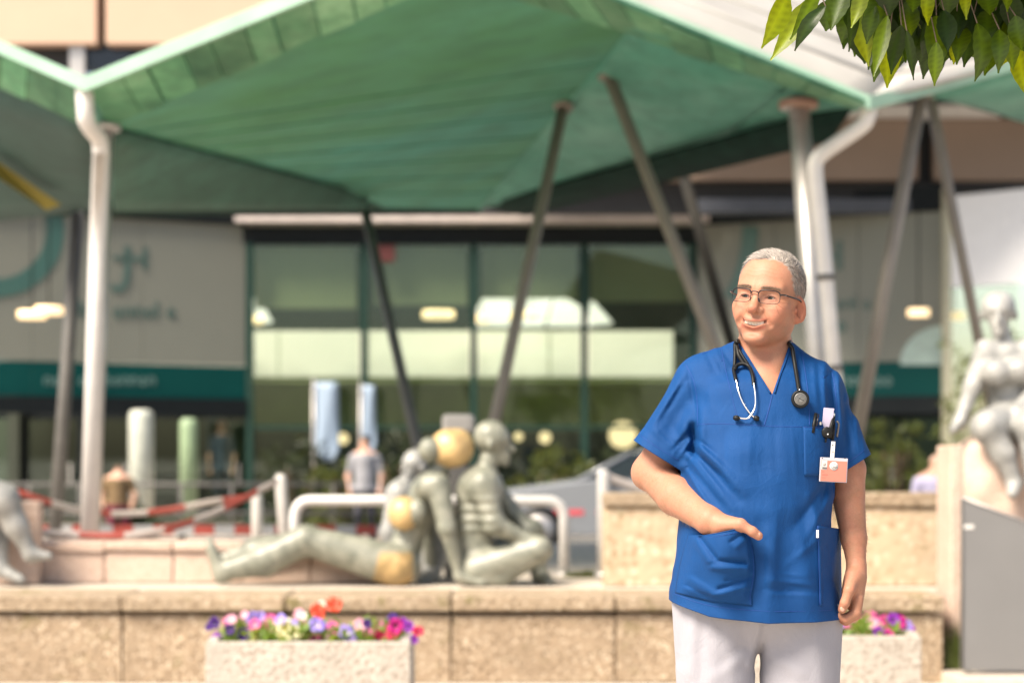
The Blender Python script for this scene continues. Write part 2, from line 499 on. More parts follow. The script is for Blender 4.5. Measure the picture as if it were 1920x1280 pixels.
# ------------------------------------------------------------------ folded copper canopy on struts
def build_canopy():
    r = empty('entrance_canopy', P(900, 1174, 15.0)); tag(r, 'green patinated folded canopy roof on slanting steel struts over the entrance', 'canopy')
    r.location.z = TERR
    # key points: frame pixel and distance
    A0 = P(160, 158, 13.2); PK = P(855, -126, 14.2); B0 = P(1630, 193, 14.2)
    C = P(1178, 62, 14.6); D = P(898, 392, 20.5); E = P(60, 378, 20.0); E2 = P(212, 384, 18.5)
    L0 = P(-60, 62, 13.9); L1 = P(-60, 330, 18.5)
    RE = P(1960, 104, 15.2)
    t = 0.05
    up = Vector((0, 0, 1))
    def grid_sheet(name, a, b, c, d, n, m_, mat, sag=0.0, wav=0.0):
        """four corners a-b (front) d-c (back), subdivided; the panel is a thin solid"""
        V, F = [], []
        for j in range(m_ + 1):
            for i in range(n + 1):
                u, v = i / n, j / m_
                p = (a.lerp(b, u)).lerp(d.lerp(c, u), v)
                p = p + Vector((0, 0, sag * math.sin(math.pi * u) * math.sin(math.pi * v) + wav * math.sin(u * 9 + v * 3)))
                V.append(p)
        for j in range(m_):
            for i in range(n):
                k = j * (n + 1) + i
                F.append((k, k + 1, k + n + 2, k + n + 1))
        o = link(name, mesh_from(name, V, F), mat, r, smooth=True)
        s = o.modifiers.new('thickness', 'SOLIDIFY'); s.thickness = 0.04; s.offset = 0
        return o
    # inner edge of the fascia strip
    A1 = P(205, 232, 13.9); C1 = C; B1 = P(1600, 196, 14.6)
    pn = (C1 - A1).cross(D - A1)
    def on_plane(px, py):
        o = Vector((0, 0, CAMH)); d = P(px, py, 1.0) - o
        return o + d * ((A1 - o).dot(pn) / d.dot(pn))
    PK1 = on_plane(855, -48); E2 = on_plane(212, 384); PK = P(855, -126, PK1.y - .6)
    slab('roof_panel', [A1, PK1, C1, D, E2], 0.04, M_COPPER, r)
    grid_sheet('roof_panel', C1, P(1480, 163, 14.7), P(1300, 300, 18.0), D.lerp(C1, .02), 12, 10, M_COPPER2, -0.05)
    grid_sheet('roof_panel', P(1480, 163, 14.7), B1, P(1615, 200, 15.0), P(1300, 302, 18.0), 6, 8, M_COPPER2, 0.0)
    for k in range(1, 8):
        t_ = k / 8
        tube('sheet_seam', [A1.lerp(E2, t_) + up * -.004, C1.lerp(D, t_) + up * -.004], 0.0045, M_COPPER, r, n=6)
    # lower back plate along the rear edge, its shade put into the dark colour
    grid_sheet('rear_panel', P(905, 384, 20.4), P(1606, 192, 14.7), P(1560, 262, 15.4), P(985, 402, 20.6), 12, 2, M_SHADETEAL)
    grid_sheet('rear_panel', P(60, 366, 18.3), P(900, 380, 20.3), P(900, 400, 20.8), P(60, 402, 18.9), 10, 1, M_SHADETEAL)
    # lower fold on the left (valley), shade put into a darker patina
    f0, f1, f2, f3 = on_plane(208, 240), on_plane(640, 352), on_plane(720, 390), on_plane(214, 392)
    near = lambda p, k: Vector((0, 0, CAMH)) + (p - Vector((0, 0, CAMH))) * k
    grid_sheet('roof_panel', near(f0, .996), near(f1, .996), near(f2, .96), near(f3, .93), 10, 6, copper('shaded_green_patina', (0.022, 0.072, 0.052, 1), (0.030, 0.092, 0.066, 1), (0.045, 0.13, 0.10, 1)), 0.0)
    # fascia: single patina sheets along both front slopes
    def fascia(a, b, a1, b1, n, seed):
        rr = random.Random(seed)
        cuts = [0] + sorted(rr.uniform(0.04, 0.96) * 0.35 + 0.65 * (i + 1) / n for i in range(n - 1)) + [1]
        cuts = [0] + [(i + 1 + rr.uniform(-.18, .18)) / n for i in range(n - 1)] + [1]
        slab('fascia_backing', [a + up * .02, b + up * .02, b1 + up * .02, a1 + up * .02], 0.02, M_COPPER, r)
        for u0, u1 in zip(cuts[:-1], cuts[1:]):
            off = up * rr.uniform(-0.012, 0.012)
            q = [a.lerp(b, u0 + .003) + off, a.lerp(b, u1 - .003) + off, a1.lerp(b1, u1 - .003) + off, a1.lerp(b1, u0 + .003) + off]
            slab('fascia_sheet', q, 0.012, M_SHEET, r)
    e1 = Vector((0, 0, -0.03))
    fascia(A0 + e1, PK + e1, A1 + e1, PK1 + e1, 11, 3)
    fascia(PK + e1, B0 + e1, PK1.lerp(C1, .3) + e1, B1 + e1, 11, 4)
    fascia(L0 + e1, A0 + e1, P(-60, 130, 14.4) + e1, P(150, 226, 13.8) + e1, 4, 5)
    slab('valley_plate', [A0 + up * -.02, A1 + up * .0, P(206, 300, 14.3), P(150, 232, 13.82)], .02, M_COPPER2, r)
    # left bay
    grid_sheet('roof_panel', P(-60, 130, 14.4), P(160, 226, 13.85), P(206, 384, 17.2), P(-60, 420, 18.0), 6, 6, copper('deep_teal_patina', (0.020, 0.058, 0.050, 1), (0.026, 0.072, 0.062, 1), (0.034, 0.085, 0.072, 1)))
    beam = slab('yellow_beam', [P(-20, 292, 15.8), P(-20, 322, 15.8), P(78, 388, 16.6), P(106, 378, 16.6)], 0.06, plain('yellow_paint', (0.20, 0.165, 0.02), 0.7), r)
    # right bay: its top side faces the camera, zinc with standing seams
    T0, T1, T2, T3 = P(1135, -14, 14.3), B0 + Vector((0, 0, .02)), P(1742, 163, 14.6), RE
    U0, U1 = P(1420, -260, 18.5), P(2040, -230, 18.5)
    def plane_quad(a, b, c, d, n, m_, mat): return grid_sheet('roof_panel', a, b, c, d, n, m_, mat)
    plane_quad(T0, T1, P(1960, -120, 18.5), U0, 10, 8, M_ROOFTOP)
    plane_quad(T1, T3, P(2100, -60, 18.5), P(1960, -120, 18.5), 6, 8, M_ROOFTOP)
    for k in range(1, 13):
        u = k / 13
        a, b = T0.lerp(T1, u * 1.0), U0.lerp(P(1960, -120, 18.5), u)
        # seams run with the eaves edge
        a = T0.lerp(U0, u); b = T1.lerp(P(1960, -120, 18.5), u)
        tube('standing_seam', [a + up * .03, b + up * .03], 0.022, M_ROOFTOP, r, n=5)
    for k in range(1, 9):
        u = k / 9
        tube('standing_seam', [T1.lerp(P(1960, -120, 18.5), u) + up * .03, T3.lerp(P(2100, -60, 18.5), u) + up * .03], 0.02, M_ROOFTOP, r, n=5)
    # underside of the right bay
    grid_sheet('roof_panel', P(1735, 178, 15.0), P(1960, 118, 15.4), P(1960, 240, 18.5), P(1840, 200, 18.0), 6, 4, M_COPPER2)
    grid_sheet('rear_panel', P(1742, 176, 15.4), P(1850, 205, 18.2), P(1960, 240, 18.6), P(1800, 190, 18.6), 4, 2, M_SHADETEAL)
    # pale edge rail all along the front
    path = [L0, A0, PK, P(1135, -8, 14.25), B0, P(1742, 165, 14.6), RE]
    for a, b in zip(path[:-1], path[1:]):
        d = (b - a).normalized(); n = Vector((0, -0.03, 0)); h = 0.095
        slab('edge_rail', [a + n + up * 0.045, b + n + up * 0.045, b + n - up * (h - .045), a + n - up * (h - .045)], 0.05, M_EDGE, r, Vector((0, 1, 0)))
    # crease beam
    tube('crease_beam', [C1 + up * .0, D + up * .0], 0.026, M_COPPER2, r, n=8)
    # struts and posts
    base1, base2 = Vector((_X(848, 15.2), 15.2, TERR)), Vector((_X(1545, 15.4), 15.4, TERR))
    def strut(top, foot, rad, mat, flange=True):
        o = tube('strut', [foot, top], rad, mat, r, n=14)
        if flange: tube('strut_plate', [top - (top - foot).normalized() * .03, top + (top - foot).normalized() * .01], rad * 1.7, mat, o, n=14)
        return o
    strut(P(1057, 198, 16.4), Vector((_X(868, 15.2), 15.2, TERR)), .048, M_STRUT)
    strut(P(677, 362, 18.6), Vector((_X(832, 15.6), 15.6, TERR)), .046, M_GALVDARK)
    strut(P(1140, 138, 15.6), Vector((_X(1500, 15.2), 15.2, TERR)), .050, M_STRUT)
    strut(P(1728, 172, 15.0), Vector((_X(1560, 15.2), 15.2, TERR)), .052, M_STRUT)
    strut(P(1742, 172, 15.3), Vector((_X(1916, 16.5), 16.5, TERR)), .042, M_STRUT)
    strut(P(1274, 300, 18.6), Vector((_X(1500, 19.5), 19.5, 0)), .052, plain('shaded_dark_steel', (.028, .027, .025), .7, Specular_IOR_Level=.1))  # strut steel coloured dark as if in the roof's shade
    strut(P(150, 345, 17.5), Vector((_X(100, 17.0), 17.0, TERR)), .058, M_GALVDARK)
    # main posts with downpipes
    p1 = strut(P(196, 236, 13.9), P(166, 1080, 13.75), .066, M_GALV)
    tube('downpipe', smooth_path([P(158, 160, 13.3), P(160, 205, 13.3), P(164, 232, 13.35), P(186, 262, 13.55), P(190, 290, 13.6)], 6) + [P(182, 500, 13.58), P(164, 1085, 13.52)], .058, M_WHITEPAINT, r, n=14)
    p2 = strut(P(1497, 196, 14.75), P(1566, 1110, 14.6), .078, M_GALV)
    tube('post_flange', [P(1497, 196, 14.75) - up * .03, P(1497, 196, 14.75) + up * .03], .145, plain('rusty_flange', (.28, .17, .13), .7), p2, n=18)
    tube('downpipe', smooth_path([P(1630, 196, 14.3), P(1626, 222, 14.3), P(1612, 240, 14.32), P(1548, 284, 14.4), P(1530, 304, 14.42), P(1529, 330, 14.42)], 6) + [P(1545, 480, 14.42), P(1600, 1110, 14.42)], .056, M_WHITEPAINT, r, n=14)
    for q in (P(1548, 520, 14.42), P(1563, 690, 14.42)):
        tube('pipe_clamp', [q - up * .02, q + up * .02], .069, M_GALVDARK, p2, n=12)
build_canopy()
# ------------------------------------------------------------------ hospital building behind
GY = 36.0
def glass_material(name, tint, refl=0.10):
    m = Mat(name)
    m.t.nodes.remove(m.b)
    tr = m.n('ShaderNodeBsdfTransparent'); tr.inputs[0].default_value = tint
    gl = m.n('ShaderNodeBsdfGlossy', Roughness=0.02); gl.inputs[0].default_value = (0.85, 0.95, 0.9, 1)
    mx = m.n('ShaderNodeMixShader'); mx.inputs[0].default_value = refl
    m.l(tr.outputs[0], mx.inputs[1]); m.l(gl.outputs[0], mx.inputs[2]); m.l(mx.outputs[0], m.out.inputs['Surface'])
    return m.m
M_GLASS = glass_material('green_tinted_glass', (0.82, 0.89, 0.85, 1), 0.045)
def lamp_mat(name, col, s):
    m = Mat(name)
    m.b.inputs['Base Color'].default_value = (*col, 1)
    m.b.inputs['Emission Color'].default_value = (*col, 1)
    m.b.inputs['Emission Strength'].default_value = s
    return m.m
M_LAMP = lamp_mat('warm_lamp_glow', (1.0, 0.72, 0.42), 0.75)
def ybox(name, x0, y0, x1, y1, Y, depth, mat, parent, bevel=0.0):
    """box whose front face spans frame pixels x0..x1, y0..y1 at distance Y"""
    a, b = P(x0, y1, Y), P(x1, y0, Y)
    return box(name, (a.x, Y, a.z), (b.x, Y + depth, b.z), mat, parent, bevel)
def wall_quad(name, x0, Y0, x1, Y1, zt, zb, thick, mat, parent):
    """upright panel between two plan points given as frame column and distance; heights in metres"""
    a, b = P(x0, 850, Y0), P(x1, 850, Y1)
    q = [Vector((a.x, a.y, zb)), Vector((b.x, b.y, zb)), Vector((b.x, b.y, zt)), Vector((a.x, a.y, zt))]
    n = Vector((-(b.y - a.y), b.x - a.x, 0)).normalized()
    return slab(name, q, thick, mat, parent, n)
zpx = lambda py, Y=GY: CAMH + (HORIZON - py) / FPX * Y

def build_hospital():
    r = empty('hospital_building', (0, GY, 0)); tag(r, 'hospital building with peach panels and a green glass entrance hall', 'building')
    # --- entrance hall glazing: dark header, mullions, panes
    ybox('header', 455, 424, 1318, 456, GY - .05, .30, M_NAVY, r)
    ybox('sill_band', 466, 992, 1300, 1010, GY, .20, M_NAVY, r)
    xs = [467, 682, 888, 1096, 1300]
    for i, x in enumerate(xs):
        ybox('mullion', x - 6.5, 456, x + 6.5, 992, GY - .06, .22, M_MULLION, r)
    for x0, x1 in zip(xs[:-1], xs[1:]):
        for y0, y1 in ((456, 800), (800, 992)):
            p = ybox('window_pane', x0 + 9, y0 + 4, x1 - 9, y1 - 3, GY, .03, M_GLASS, r)
        ybox('transom', x0 + 9, 797, x1 - 9, 804, GY - .03, .12, M_MULLION, r)
    # blinds behind the upper panes
    mb = plain('olive_roller_blind', (0.175, 0.170, 0.090), 0.8, var=0.08, scale=0.6)
    for i, (x0, x1, y1) in enumerate(((478, 668, 578), (700, 876, 572), (902, 1082, 560), (1108, 1290, 566))):
        ybox('roller_blind', x0, 462, x1, y1, GY + .35, .03, mb, r)
    # hall interior: floor, dark back wall, ceiling, cream band standing in for a reflection
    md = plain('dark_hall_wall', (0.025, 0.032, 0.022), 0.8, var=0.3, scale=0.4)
    mo = plain('olive_reflection', (0.17, 0.19, 0.08), 0.8, var=0.35, scale=0.35)
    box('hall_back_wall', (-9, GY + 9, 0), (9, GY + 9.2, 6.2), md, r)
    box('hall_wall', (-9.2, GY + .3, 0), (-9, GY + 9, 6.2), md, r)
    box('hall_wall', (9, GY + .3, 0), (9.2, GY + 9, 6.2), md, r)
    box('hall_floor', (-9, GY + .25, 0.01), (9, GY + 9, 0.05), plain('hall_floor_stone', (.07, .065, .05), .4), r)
    box('hall_ceiling', (-9, GY + .25, 5.9), (9, GY + 9, 6.1), plain('hall_ceiling_white', (.55, .55, .5), .8), r)
    mc = plain('cream_reflected_band', (0.82, 0.78, 0.70), 0.7, var=0.05, scale=0.5)
    YG = GY + 2.2
    g = ybox('reflected_band', 150, 620, 1262, 706, YG, .25, mc, r)
    for x in (522, 690, 892, 1030):
        ybox('reflected_band_joint', x - 2, 622, x + 2, 704, YG - .01, .012, plain('reflected_band_joint_grey', (.42, .43, .34), .7), g)
    ybox('reflected_band_underside', 150, 708, 1300, 716, YG + .02, 3.0, mo, r)
    ybox('reflected_trees', 466, 716, 1300, 806, YG + 1.6, .1, mo, r)  # olive sheet standing in for reflected trees
    # sky reflections above the cream band, modelled as white sheets
    ms = plain('white_reflected_sky', (0.80, 0.80, 0.82), 0.7, var=0.03)
    for poly in ([(880, 612), (905, 556), (985, 524), (1020, 522), (1036, 560), (1020, 612)], [(1024, 612), (1042, 548), (1086, 572), (1096, 612)], [(1100, 612), (1108, 560), (1150, 606)], [(462, 612), (466, 566), (482, 556), (512, 604)]):
        q = [P(x, y, YG + .5) for x, y in poly]
        slab('reflected_sky', q, .05, ms, r, Vector((0, 1, 0)))
    # hall lamps
    for x, y, w in ((822, 590, 30), (902, 598, 15), (962, 592, 12), (996, 590, 14), (480, 600, 14), (408, 600, 22)):
        q = P(x, y, GY + 1.4)
        lm = tube('ceiling_lamp', [q + Vector((0, 0, .07)), q - Vector((0, 0, .07))], w / FPX * q.y, M_LAMP, r, n=20)
        tube('lamp_rod', [q + Vector((0, 0, .07)), Vector((q.x, q.y, 5.9))], .012, M_NAVY, lm, n=6)
    for x, y, w in ((642, 822, 11), (1022, 820, 11), (972, 818, 8), (1168, 815, 26)):
        q = P(x, y, GY + 3.0)
        lm = tube('wall_lamp', [q, q + Vector((0, .12, 0))], w / FPX * q.y, M_LAMP, r, n=18)
        tube('lamp_arm', [q + Vector((0, .1, 0)), q + Vector((0, 6.0, 0))], .015, M_NAVY, lm, n=6)
    for lx, e in ((-5.2, 85), (0.0, 85), (4.6, 72)):  # unseen area lights added to brighten the cream band
        ld = bpy.data.lights.new('band_fill_light', 'AREA'); ld.shape = 'RECTANGLE'; ld.energy = e; ld.size = 4.4; ld.size_y = 0.35; ld.color = (1.0, 0.94, 0.82)
        lo = bpy.data.objects.new('band_fill_light', ld); lo.location = (lx, GY + 1.0, 5.62); lo.rotation_euler = (R(22), 0, 0); COL.objects.link(lo)
        put(lo, r)
    rs = ybox('red_sign', 704, 460, 740, 490, GY - .12, .06, plain('dark_red_sign', (.07, .008, .008), .6), r)
    # pale fascia slab over the header and dark soffit
    wall_quad('fascia_slab', 440, GY - .4, 1330, GY - .4, zpx(396), zpx(420), .5, plain('pale_grey_fascia', (.42, .37, .35), .7), r)
    # --- printed glass walls left and right (cream above, teal below)
    cream = plain('printed_cream_glass', (0.190, 0.197, 0.170), 0.4, Specular_IOR_Level=0.12, var=0.05, scale=0.5)
    teal = plain('printed_teal_glass', (0.002, 0.050, 0.047), 0.5, Specular_IOR_Level=0.1, var=0.15, scale=0.5)
    mint = plain('printed_mint', (0.04, 0.11, 0.095), 0.3, var=0.05)
    pale = plain('pale_blue_green_print', (0.30, 0.40, 0.37), 0.25)
    for side, (xa, Ya, xb, Yb) in (('left', (-160, 33.0, 464, 36.0)), ('right', (1304, 36.0, 1772, 33.7))):
        zt, zm, zb = zpx(424), zpx(686), zpx(748)
        n = 3
        a, b = P(xa, 850, Ya), P(xb, 850, Yb)
        col = lambda u: a.lerp(b, u)
        tocol = lambda p: (960 + p.x / p.y * FPX, p.y)
        for i in range(n):
            (x0, Y0), (x1, Y1) = tocol(col(i / n)), tocol(col((i + 1) / n))
            wall_quad('printed_panel', x0 + .6, Y0, x1 - .6, Y1, zt, zm, .05, cream, r)
            wall_quad('teal_panel', x0 + .6, Y0, x1 - .6, Y1, zm - .01, zb, .05, teal, r)
        wall_quad('header', xa, Ya - .1, xb, Yb - .1, zt + .42, zt + .005, .3, M_NAVY, r)
        wall_quad('lintel', xa, Ya - .08, xb, Yb - .08, zb - .01, zb - .30, .3, M_NAVY, r)
        # lettering and graphics, 12 mm proud of the panel
        nrm = Vector((-(b.y - a.y), b.x - a.x, 0)).normalized()
        def onp(px, py):
            # intersect view column with the panel plane
            d = P(px, 850, 1.0) - Vector((0, 0, CAMH)); d.z = 0
            t = (a - Vector((0, 0, 0))).dot(nrm) / d.dot(nrm)
            Yv = d.y * t
            return P(px, py, Yv) - nrm * 0.012
        def stroke(name, pts, w, mat):
            V, F = [], []
            sp = smooth_path([Vector((x, y, 0)) for x, y in pts], 6)
            for i, p in enumerate(sp):
                t = (sp[min(i + 1, len(sp) - 1)] - sp[max(i - 1, 0)]).normalized()
                nn = Vector((-t.y, t.x, 0)) * w / 2
                V += [onp(p.x + nn.x, p.y + nn.y), onp(p.x - nn.x, p.y - nn.y)]
            F = [(2 * i, 2 * i + 1, 2 * i + 3, 2 * i + 2) for i in range(len(sp) - 1)]
            o = link(name, mesh_from(name, V, F), mat, r)
            s = o.modifiers.new('thickness', 'SOLIDIFY'); s.thickness = .008
        def marks(px, py, glyphs, w, mat):
            """a row of printed letters too far away to read: x-height strokes, ascenders and bowls"""
            for k, gch in enumerate(glyphs):
                x = px + k * w * 1.25
                h = w * (1.9 if gch in 'lbi' else 1.15)
                if gch in 'lb': stroke('lettering', [(x, py), (x, py - h)], w * .34, mat)
                if gch == 'i': stroke('lettering', [(x, py), (x, py - w * 1.1)], w * .34, mat)
                if gch in 'bo': stroke('lettering', [(x + w * .8, py - w * .55), (x + w * .4, py - w * 1.1), (x, py - w * .55), (x + w * .4, py), (x + w * .8, py - w * .55)], w * .30, mat)
                if gch == 'n': stroke('lettering', [(x, py), (x, py - w), (x + w * .4, py - w * 1.12), (x + w * .75, py - w * .9), (x + w * .75, py)], w * .32, mat)
        dk = plain('dark_green_print', (0.06, 0.11, 0.095), 0.3)
        white = plain('white_print_foil', (0.09, 0.17, 0.16), 0.4)
        if side == 'left':
            stroke('logo_arc', [(100, 395), (102, 440), (92, 480), (66, 512), (30, 534), (-20, 542), (-60, 540)], 34, mint)
            stroke('letter_j', [(238, 462), (238, 505), (234, 532), (222, 542), (208, 538)], 13, dk)
            stroke('letter_h', [(212, 484), (272, 486)], 9, dk); stroke('letter_h', [(272, 464), (272, 506)], 9, dk)
            marks(148, 592, 'bo', 16, dk); marks(214, 596, 'onnolo', 16, dk)
            marks(84, 722, 'nonlonobonnon', 13, white)
        else:
            stroke('logo_arc', [(1408, 425), (1404, 470), (1392, 520), (1372, 560)], 30, mint)
            stroke('letter_h', [(1574, 452), (1574, 506)], 12, dk); stroke('letter_h', [(1548, 480), (1574, 480)], 10, dk)
            marks(1568, 580, 'onlo', 14, dk); marks(1572, 622, 'o', 16, mint)
            marks(1580, 722, 'nonnoo', 13, white)
            arc = [onp(1688 + 84 * (1 - math.cos(k / 12 * math.pi / 2)), 684 - 74 * math.sin(k / 12 * math.pi / 2)) for k in range(13)] + [onp(1772, 684)]
            slab('pale_arc', arc, .006, pale, r, -nrm)
    # hall lamps seen through the printed walls, added as lamps in front of them
    for x, y, w in ((60, 590, 26), (92, 582, 26), (1722, 586, 20)):
        q = P(x, y, 32.6 if x < 960 else 33.2)
        lm = tube('seen_through_hall_lamp', [q + Vector((0, 0, .06)), q - Vector((0, 0, .06))], w / FPX * q.y, M_LAMP, r, n=20)
        tube('lamp_rod', [q + Vector((0, 0, .06)), q + Vector((0, 0, 1.9))], .012, M_NAVY, lm, n=6)
    # doors under the printed walls: dark frames, glass, dim lobby
    for (xa, xb, Y) in ((-60, 466, 36.6), (1610, 1772, 35.0)):
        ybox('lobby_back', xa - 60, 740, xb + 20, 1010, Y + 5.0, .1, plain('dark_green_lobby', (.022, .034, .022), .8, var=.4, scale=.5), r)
        nd = 5 if xb < 900 else 2
        for i in range(nd + 1):
            x = xa + (xb - xa) * i / nd
            ybox('door_frame', x - 5, 776, x + 5, 1000, Y - .1, .14, M_NAVY, r)
        for i in range(nd):
            x0, x1 = xa + (xb - xa) * i / nd + 5, xa + (xb - xa) * (i + 1) / nd - 5
            ybox('door_pane', x0, 780, x1, 995, Y, .03, M_GLASS, r)
            ybox('door_rail', x0, 776, x1, 784, Y - .06, .1, M_NAVY, r)
            ybox('door_handle', x1 - 16, 868, x1 - 12, 912, Y - .16, .05, M_GALV, r)
    # bright glass at the far right; upper pane's sky reflection is painted white
    mg = glass_material('clear_sky_glass', (0.75, 0.8, 0.8, 1), 0.55)
    wall_quad('window_pane', 1784, 33.4, 1990, 32.0, zpx(362, 33), zpx(535, 33), .04, plain('white_sky_reflection', (.74, .74, .76), .25, var=.03), r)
    wall_quad('window_pane', 1784, 33.4, 1990, 32.0, zpx(535, 33) - .01, zpx(900, 33), .04, mg, r)
    ybox('window_frame', 1770, 352, 1786, 1010, 33.4, .2, plain('beige_frame', (.40, .38, .28), .5), r)
    # --- storeys above: peach panels with dark joints
    for (x0, x1) in ((-80, 182), (198, 620), (636, 1050)):
        ybox('facade_panel', x0, -170, x1, 84, 27.0, .25, M_PEACH, r, .02)
    ybox('joint_backing', -90, -170, 1060, 132, 27.3, .2, M_JOINT, r)
    ybox('downpipe_box', 130, 84, 158, 170, 27.1, .2, M_GALV, r)
    ybox('window_strip', 158, 92, 250, 132, 27.24, .08, plain('dark_window', (.008, .012, .022), .15), r)
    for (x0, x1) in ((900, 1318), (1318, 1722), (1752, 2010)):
        ybox('facade_panel', x0, 222, x1, 338, 34.0, .25, M_SHADEPEACH, r, .02)
    ybox('joint_backing', 900, 150, 2020, 400, 34.4, .3, M_JOINT, r)
    ybox('window_sill', 1590, 196, 1880, 218, 33.8, .5, M_WHITEPAINT, r, .01)
    for x in (1570, 1690, 1790):
        ybox('window_post', x, 120, x + 22, 198, 34.2, .2, M_WHITEPAINT, r)
    ybox('lower_band', 1310, 372, 1790, 398, 33.9, .4, plain('blue_grey_band', (.05, .055, .07), .5), r)
    wall_quad('soffit_front', 1300, 34.6, 1990, 34.0, zpx(340, 34), zpx(352, 34), .3, M_JOINT, r)
    ybox('added_shade_overhang', 1240, -260, 2300, 118, 30.5, 4.2, M_JOINT, r)  # overhang added to shade the right-hand panels
    ybox('upper_wall', -300, -700, 2300, -180, 38.0, .5, M_PEACH, r)
build_hospital()
# ------------------------------------------------------------------ planters and bedding flowers
def build_planter(name, label, x0, x1, ytop, Y):
    r = empty(name, (0, Y, 0)); tag(r, label, 'planter', 'concrete planters in front of the low wall')
    a, b = P(x0, ytop, Y), P(x1, ytop, Y)
    z, d, t = a.z, 0.42, 0.055
    r.location = ((a.x + b.x) / 2, Y + d / 2, 0)
    box('planter_wall', (a.x, Y, GROUND), (b.x, Y + t, z), M_PLANTER, r, .008, 2)
    box('planter_wall', (a.x, Y + d - t, GROUND), (b.x, Y + d, z - .002), M_PLANTER, r, .008, 2)
    box('planter_wall', (a.x + .002, Y + t, GROUND), (a.x + t, Y + d - t, z + .012), M_PLANTER, r, .008, 2)
    box('planter_wall', (b.x - t, Y + t, GROUND), (b.x - .002, Y + d - t, z + .012), M_PLANTER, r, .008, 2)
    box('soil', (a.x + t, Y + t, 0.02), (b.x - t, Y + d - t, z - .03), plain('dark_soil', (.035, .024, .016), .95, var=.4, scale=40), r)
    return a.x, b.x, z, Y, d
def flower_mesh(name, col, throat, seed):
    """an open five-petalled bedding flower, petals slightly ruffled"""
    rr = random.Random(seed)
    bm = bmesh.new()
    cen = bm.verts.new((0, 0, -.012))
    n = 25
    rings = []
    for k, (rad, h) in enumerate(((.35, -.004), (.72, .003), (1.0, 0.0))):
        ring = []
        for i in range(n):
            a = 2 * math.pi * i / n
            lobe = 0.80 + 0.20 * abs(math.cos(2.5 * a)) ** 0.6
            rr_ = .031 * rad * (lobe if k else 1)
            ring.append(bm.verts.new((rr_ * math.cos(a), rr_ * math.sin(a), h + rr.uniform(-1, 1) * .003 * rad + .004 * rad * math.sin(5 * a))))
        rings.append(ring)
    mats = []
    for i in range(n):
        j = (i + 1) % n
        f = bm.faces.new((cen, rings[0][i], rings[0][j])); f.material_index = 1
        bm.faces.new((rings[0][i], rings[1][i], rings[1][j], rings[0][j]))
        bm.faces.new((rings[1][i], rings[2][i], rings[2][j], rings[1][j]))
    me = bm_mesh(name, bm)
    me.materials.append(petal(col)); me.materials.append(petal(throat))
    me.polygons.foreach_set('use_smooth', [True] * len(me.polygons))
    return me
_pet = {}
def petal(col):
    if col in _pet: return _pet[col]
    m = Mat('petal')
    nz = m.noise(70, 3, m.coord())
    c = Vector(col)
    m.set(m.ramp(nz.outputs[0], [(0.3, (*(c * .75), 1)), (0.7, (*c, 1))]), 0.55)
    m.b.inputs['Subsurface Weight'].default_value = 0.0
    tl = m.n('ShaderNodeBsdfTranslucent'); tl.inputs[0].default_value = (*c, 1)
    mx = m.n('ShaderNodeMixShader'); mx.inputs[0].default_value = 0.35
    m.l(m.b.outputs[0], mx.inputs[1]); m.l(tl.outputs[0], mx.inputs[2]); m.l(mx.outputs[0], m.out.inputs['Surface'])
    _pet[col] = m.m
    return m.m
def leaf_green(name, c, t=0.35):
    m = Mat(name)
    nz = m.noise(14, 4, m.coord())
    oi = m.n('ShaderNodeObjectInfo')
    c = Vector(c)
    col = m.ramp(nz.outputs[0], [(0.3, (*(c * .7), 1)), (0.7, (*(c * 1.2), 1))])
    m.set(col, 0.45)
    tl = m.n('ShaderNodeBsdfTranslucent'); tl.inputs[0].default_value = (c.x * 3.0, c.y * 2.2, c.z * .6, 1)
    mx = m.n('ShaderNodeMixShader'); mx.inputs[0].default_value = t
    m.l(m.b.outputs[0], mx.inputs[1]); m.l(tl.outputs[0], mx.inputs[2]); m.l(mx.outputs[0], m.out.inputs['Surface'])
    return m.m
M_BEDLEAF = leaf_green('bedding_leaf', (0.16, 0.26, 0.05))
FL = dict(violet=((.07, .012, .22), (.02, .005, .06)), lilac=((.40, .30, .85), (.75, .65, .9)), pink=((.85, .14, .42), (.9, .6, .65)), palepink=((.85, .42, .55), (.9, .75, .6)), cream=((.90, .85, .50), (.85, .65, .12)),
          magenta=((.62, .012, .26), (.18, .003, .06)), crimson=((.55, .010, .07), (.12, .002, .02)), coral=((.85, .10, .045), (.75, .06, .03)), purple=((.26, .02, .42), (.08, .01, .14)), white=((.85, .80, .76), (.85, .7, .3)))
FMESH = {}
for k, (c1, c2) in FL.items():
    FMESH[k] = [flower_mesh('flower', c1, c2, s) for s in (1, 2)]
def leaf_cluster(name, pts, size, mat, parent, seed, per=5, up=0.5):
    """many small pointed leaves around given points, one mesh"""
    rr = random.Random(seed)
    V, F = [], []
    for p in pts:
        for _ in range(per):
            d = Vector((rr.gauss(0, 1), rr.gauss(0, 1), rr.gauss(up, .8))).normalized()
            s = d.cross(Vector((rr.gauss(0, 1), rr.gauss(0, 1), rr.gauss(0, 1)))).normalized()
            L = size * rr.uniform(.6, 1.3); o = Vector(p) + d * rr.uniform(0, .3) * L
            k = len(V)
            V += [o, o + d * L * .45 + s * L * .22, o + d * L, o + d * L * .45 - s * L * .22]
            F.append((k, k + 1, k + 2, k + 3))
    o = link(name, mesh_from(name, V, F), mat, parent)
    o['kind'] = 'stuff'
    return o
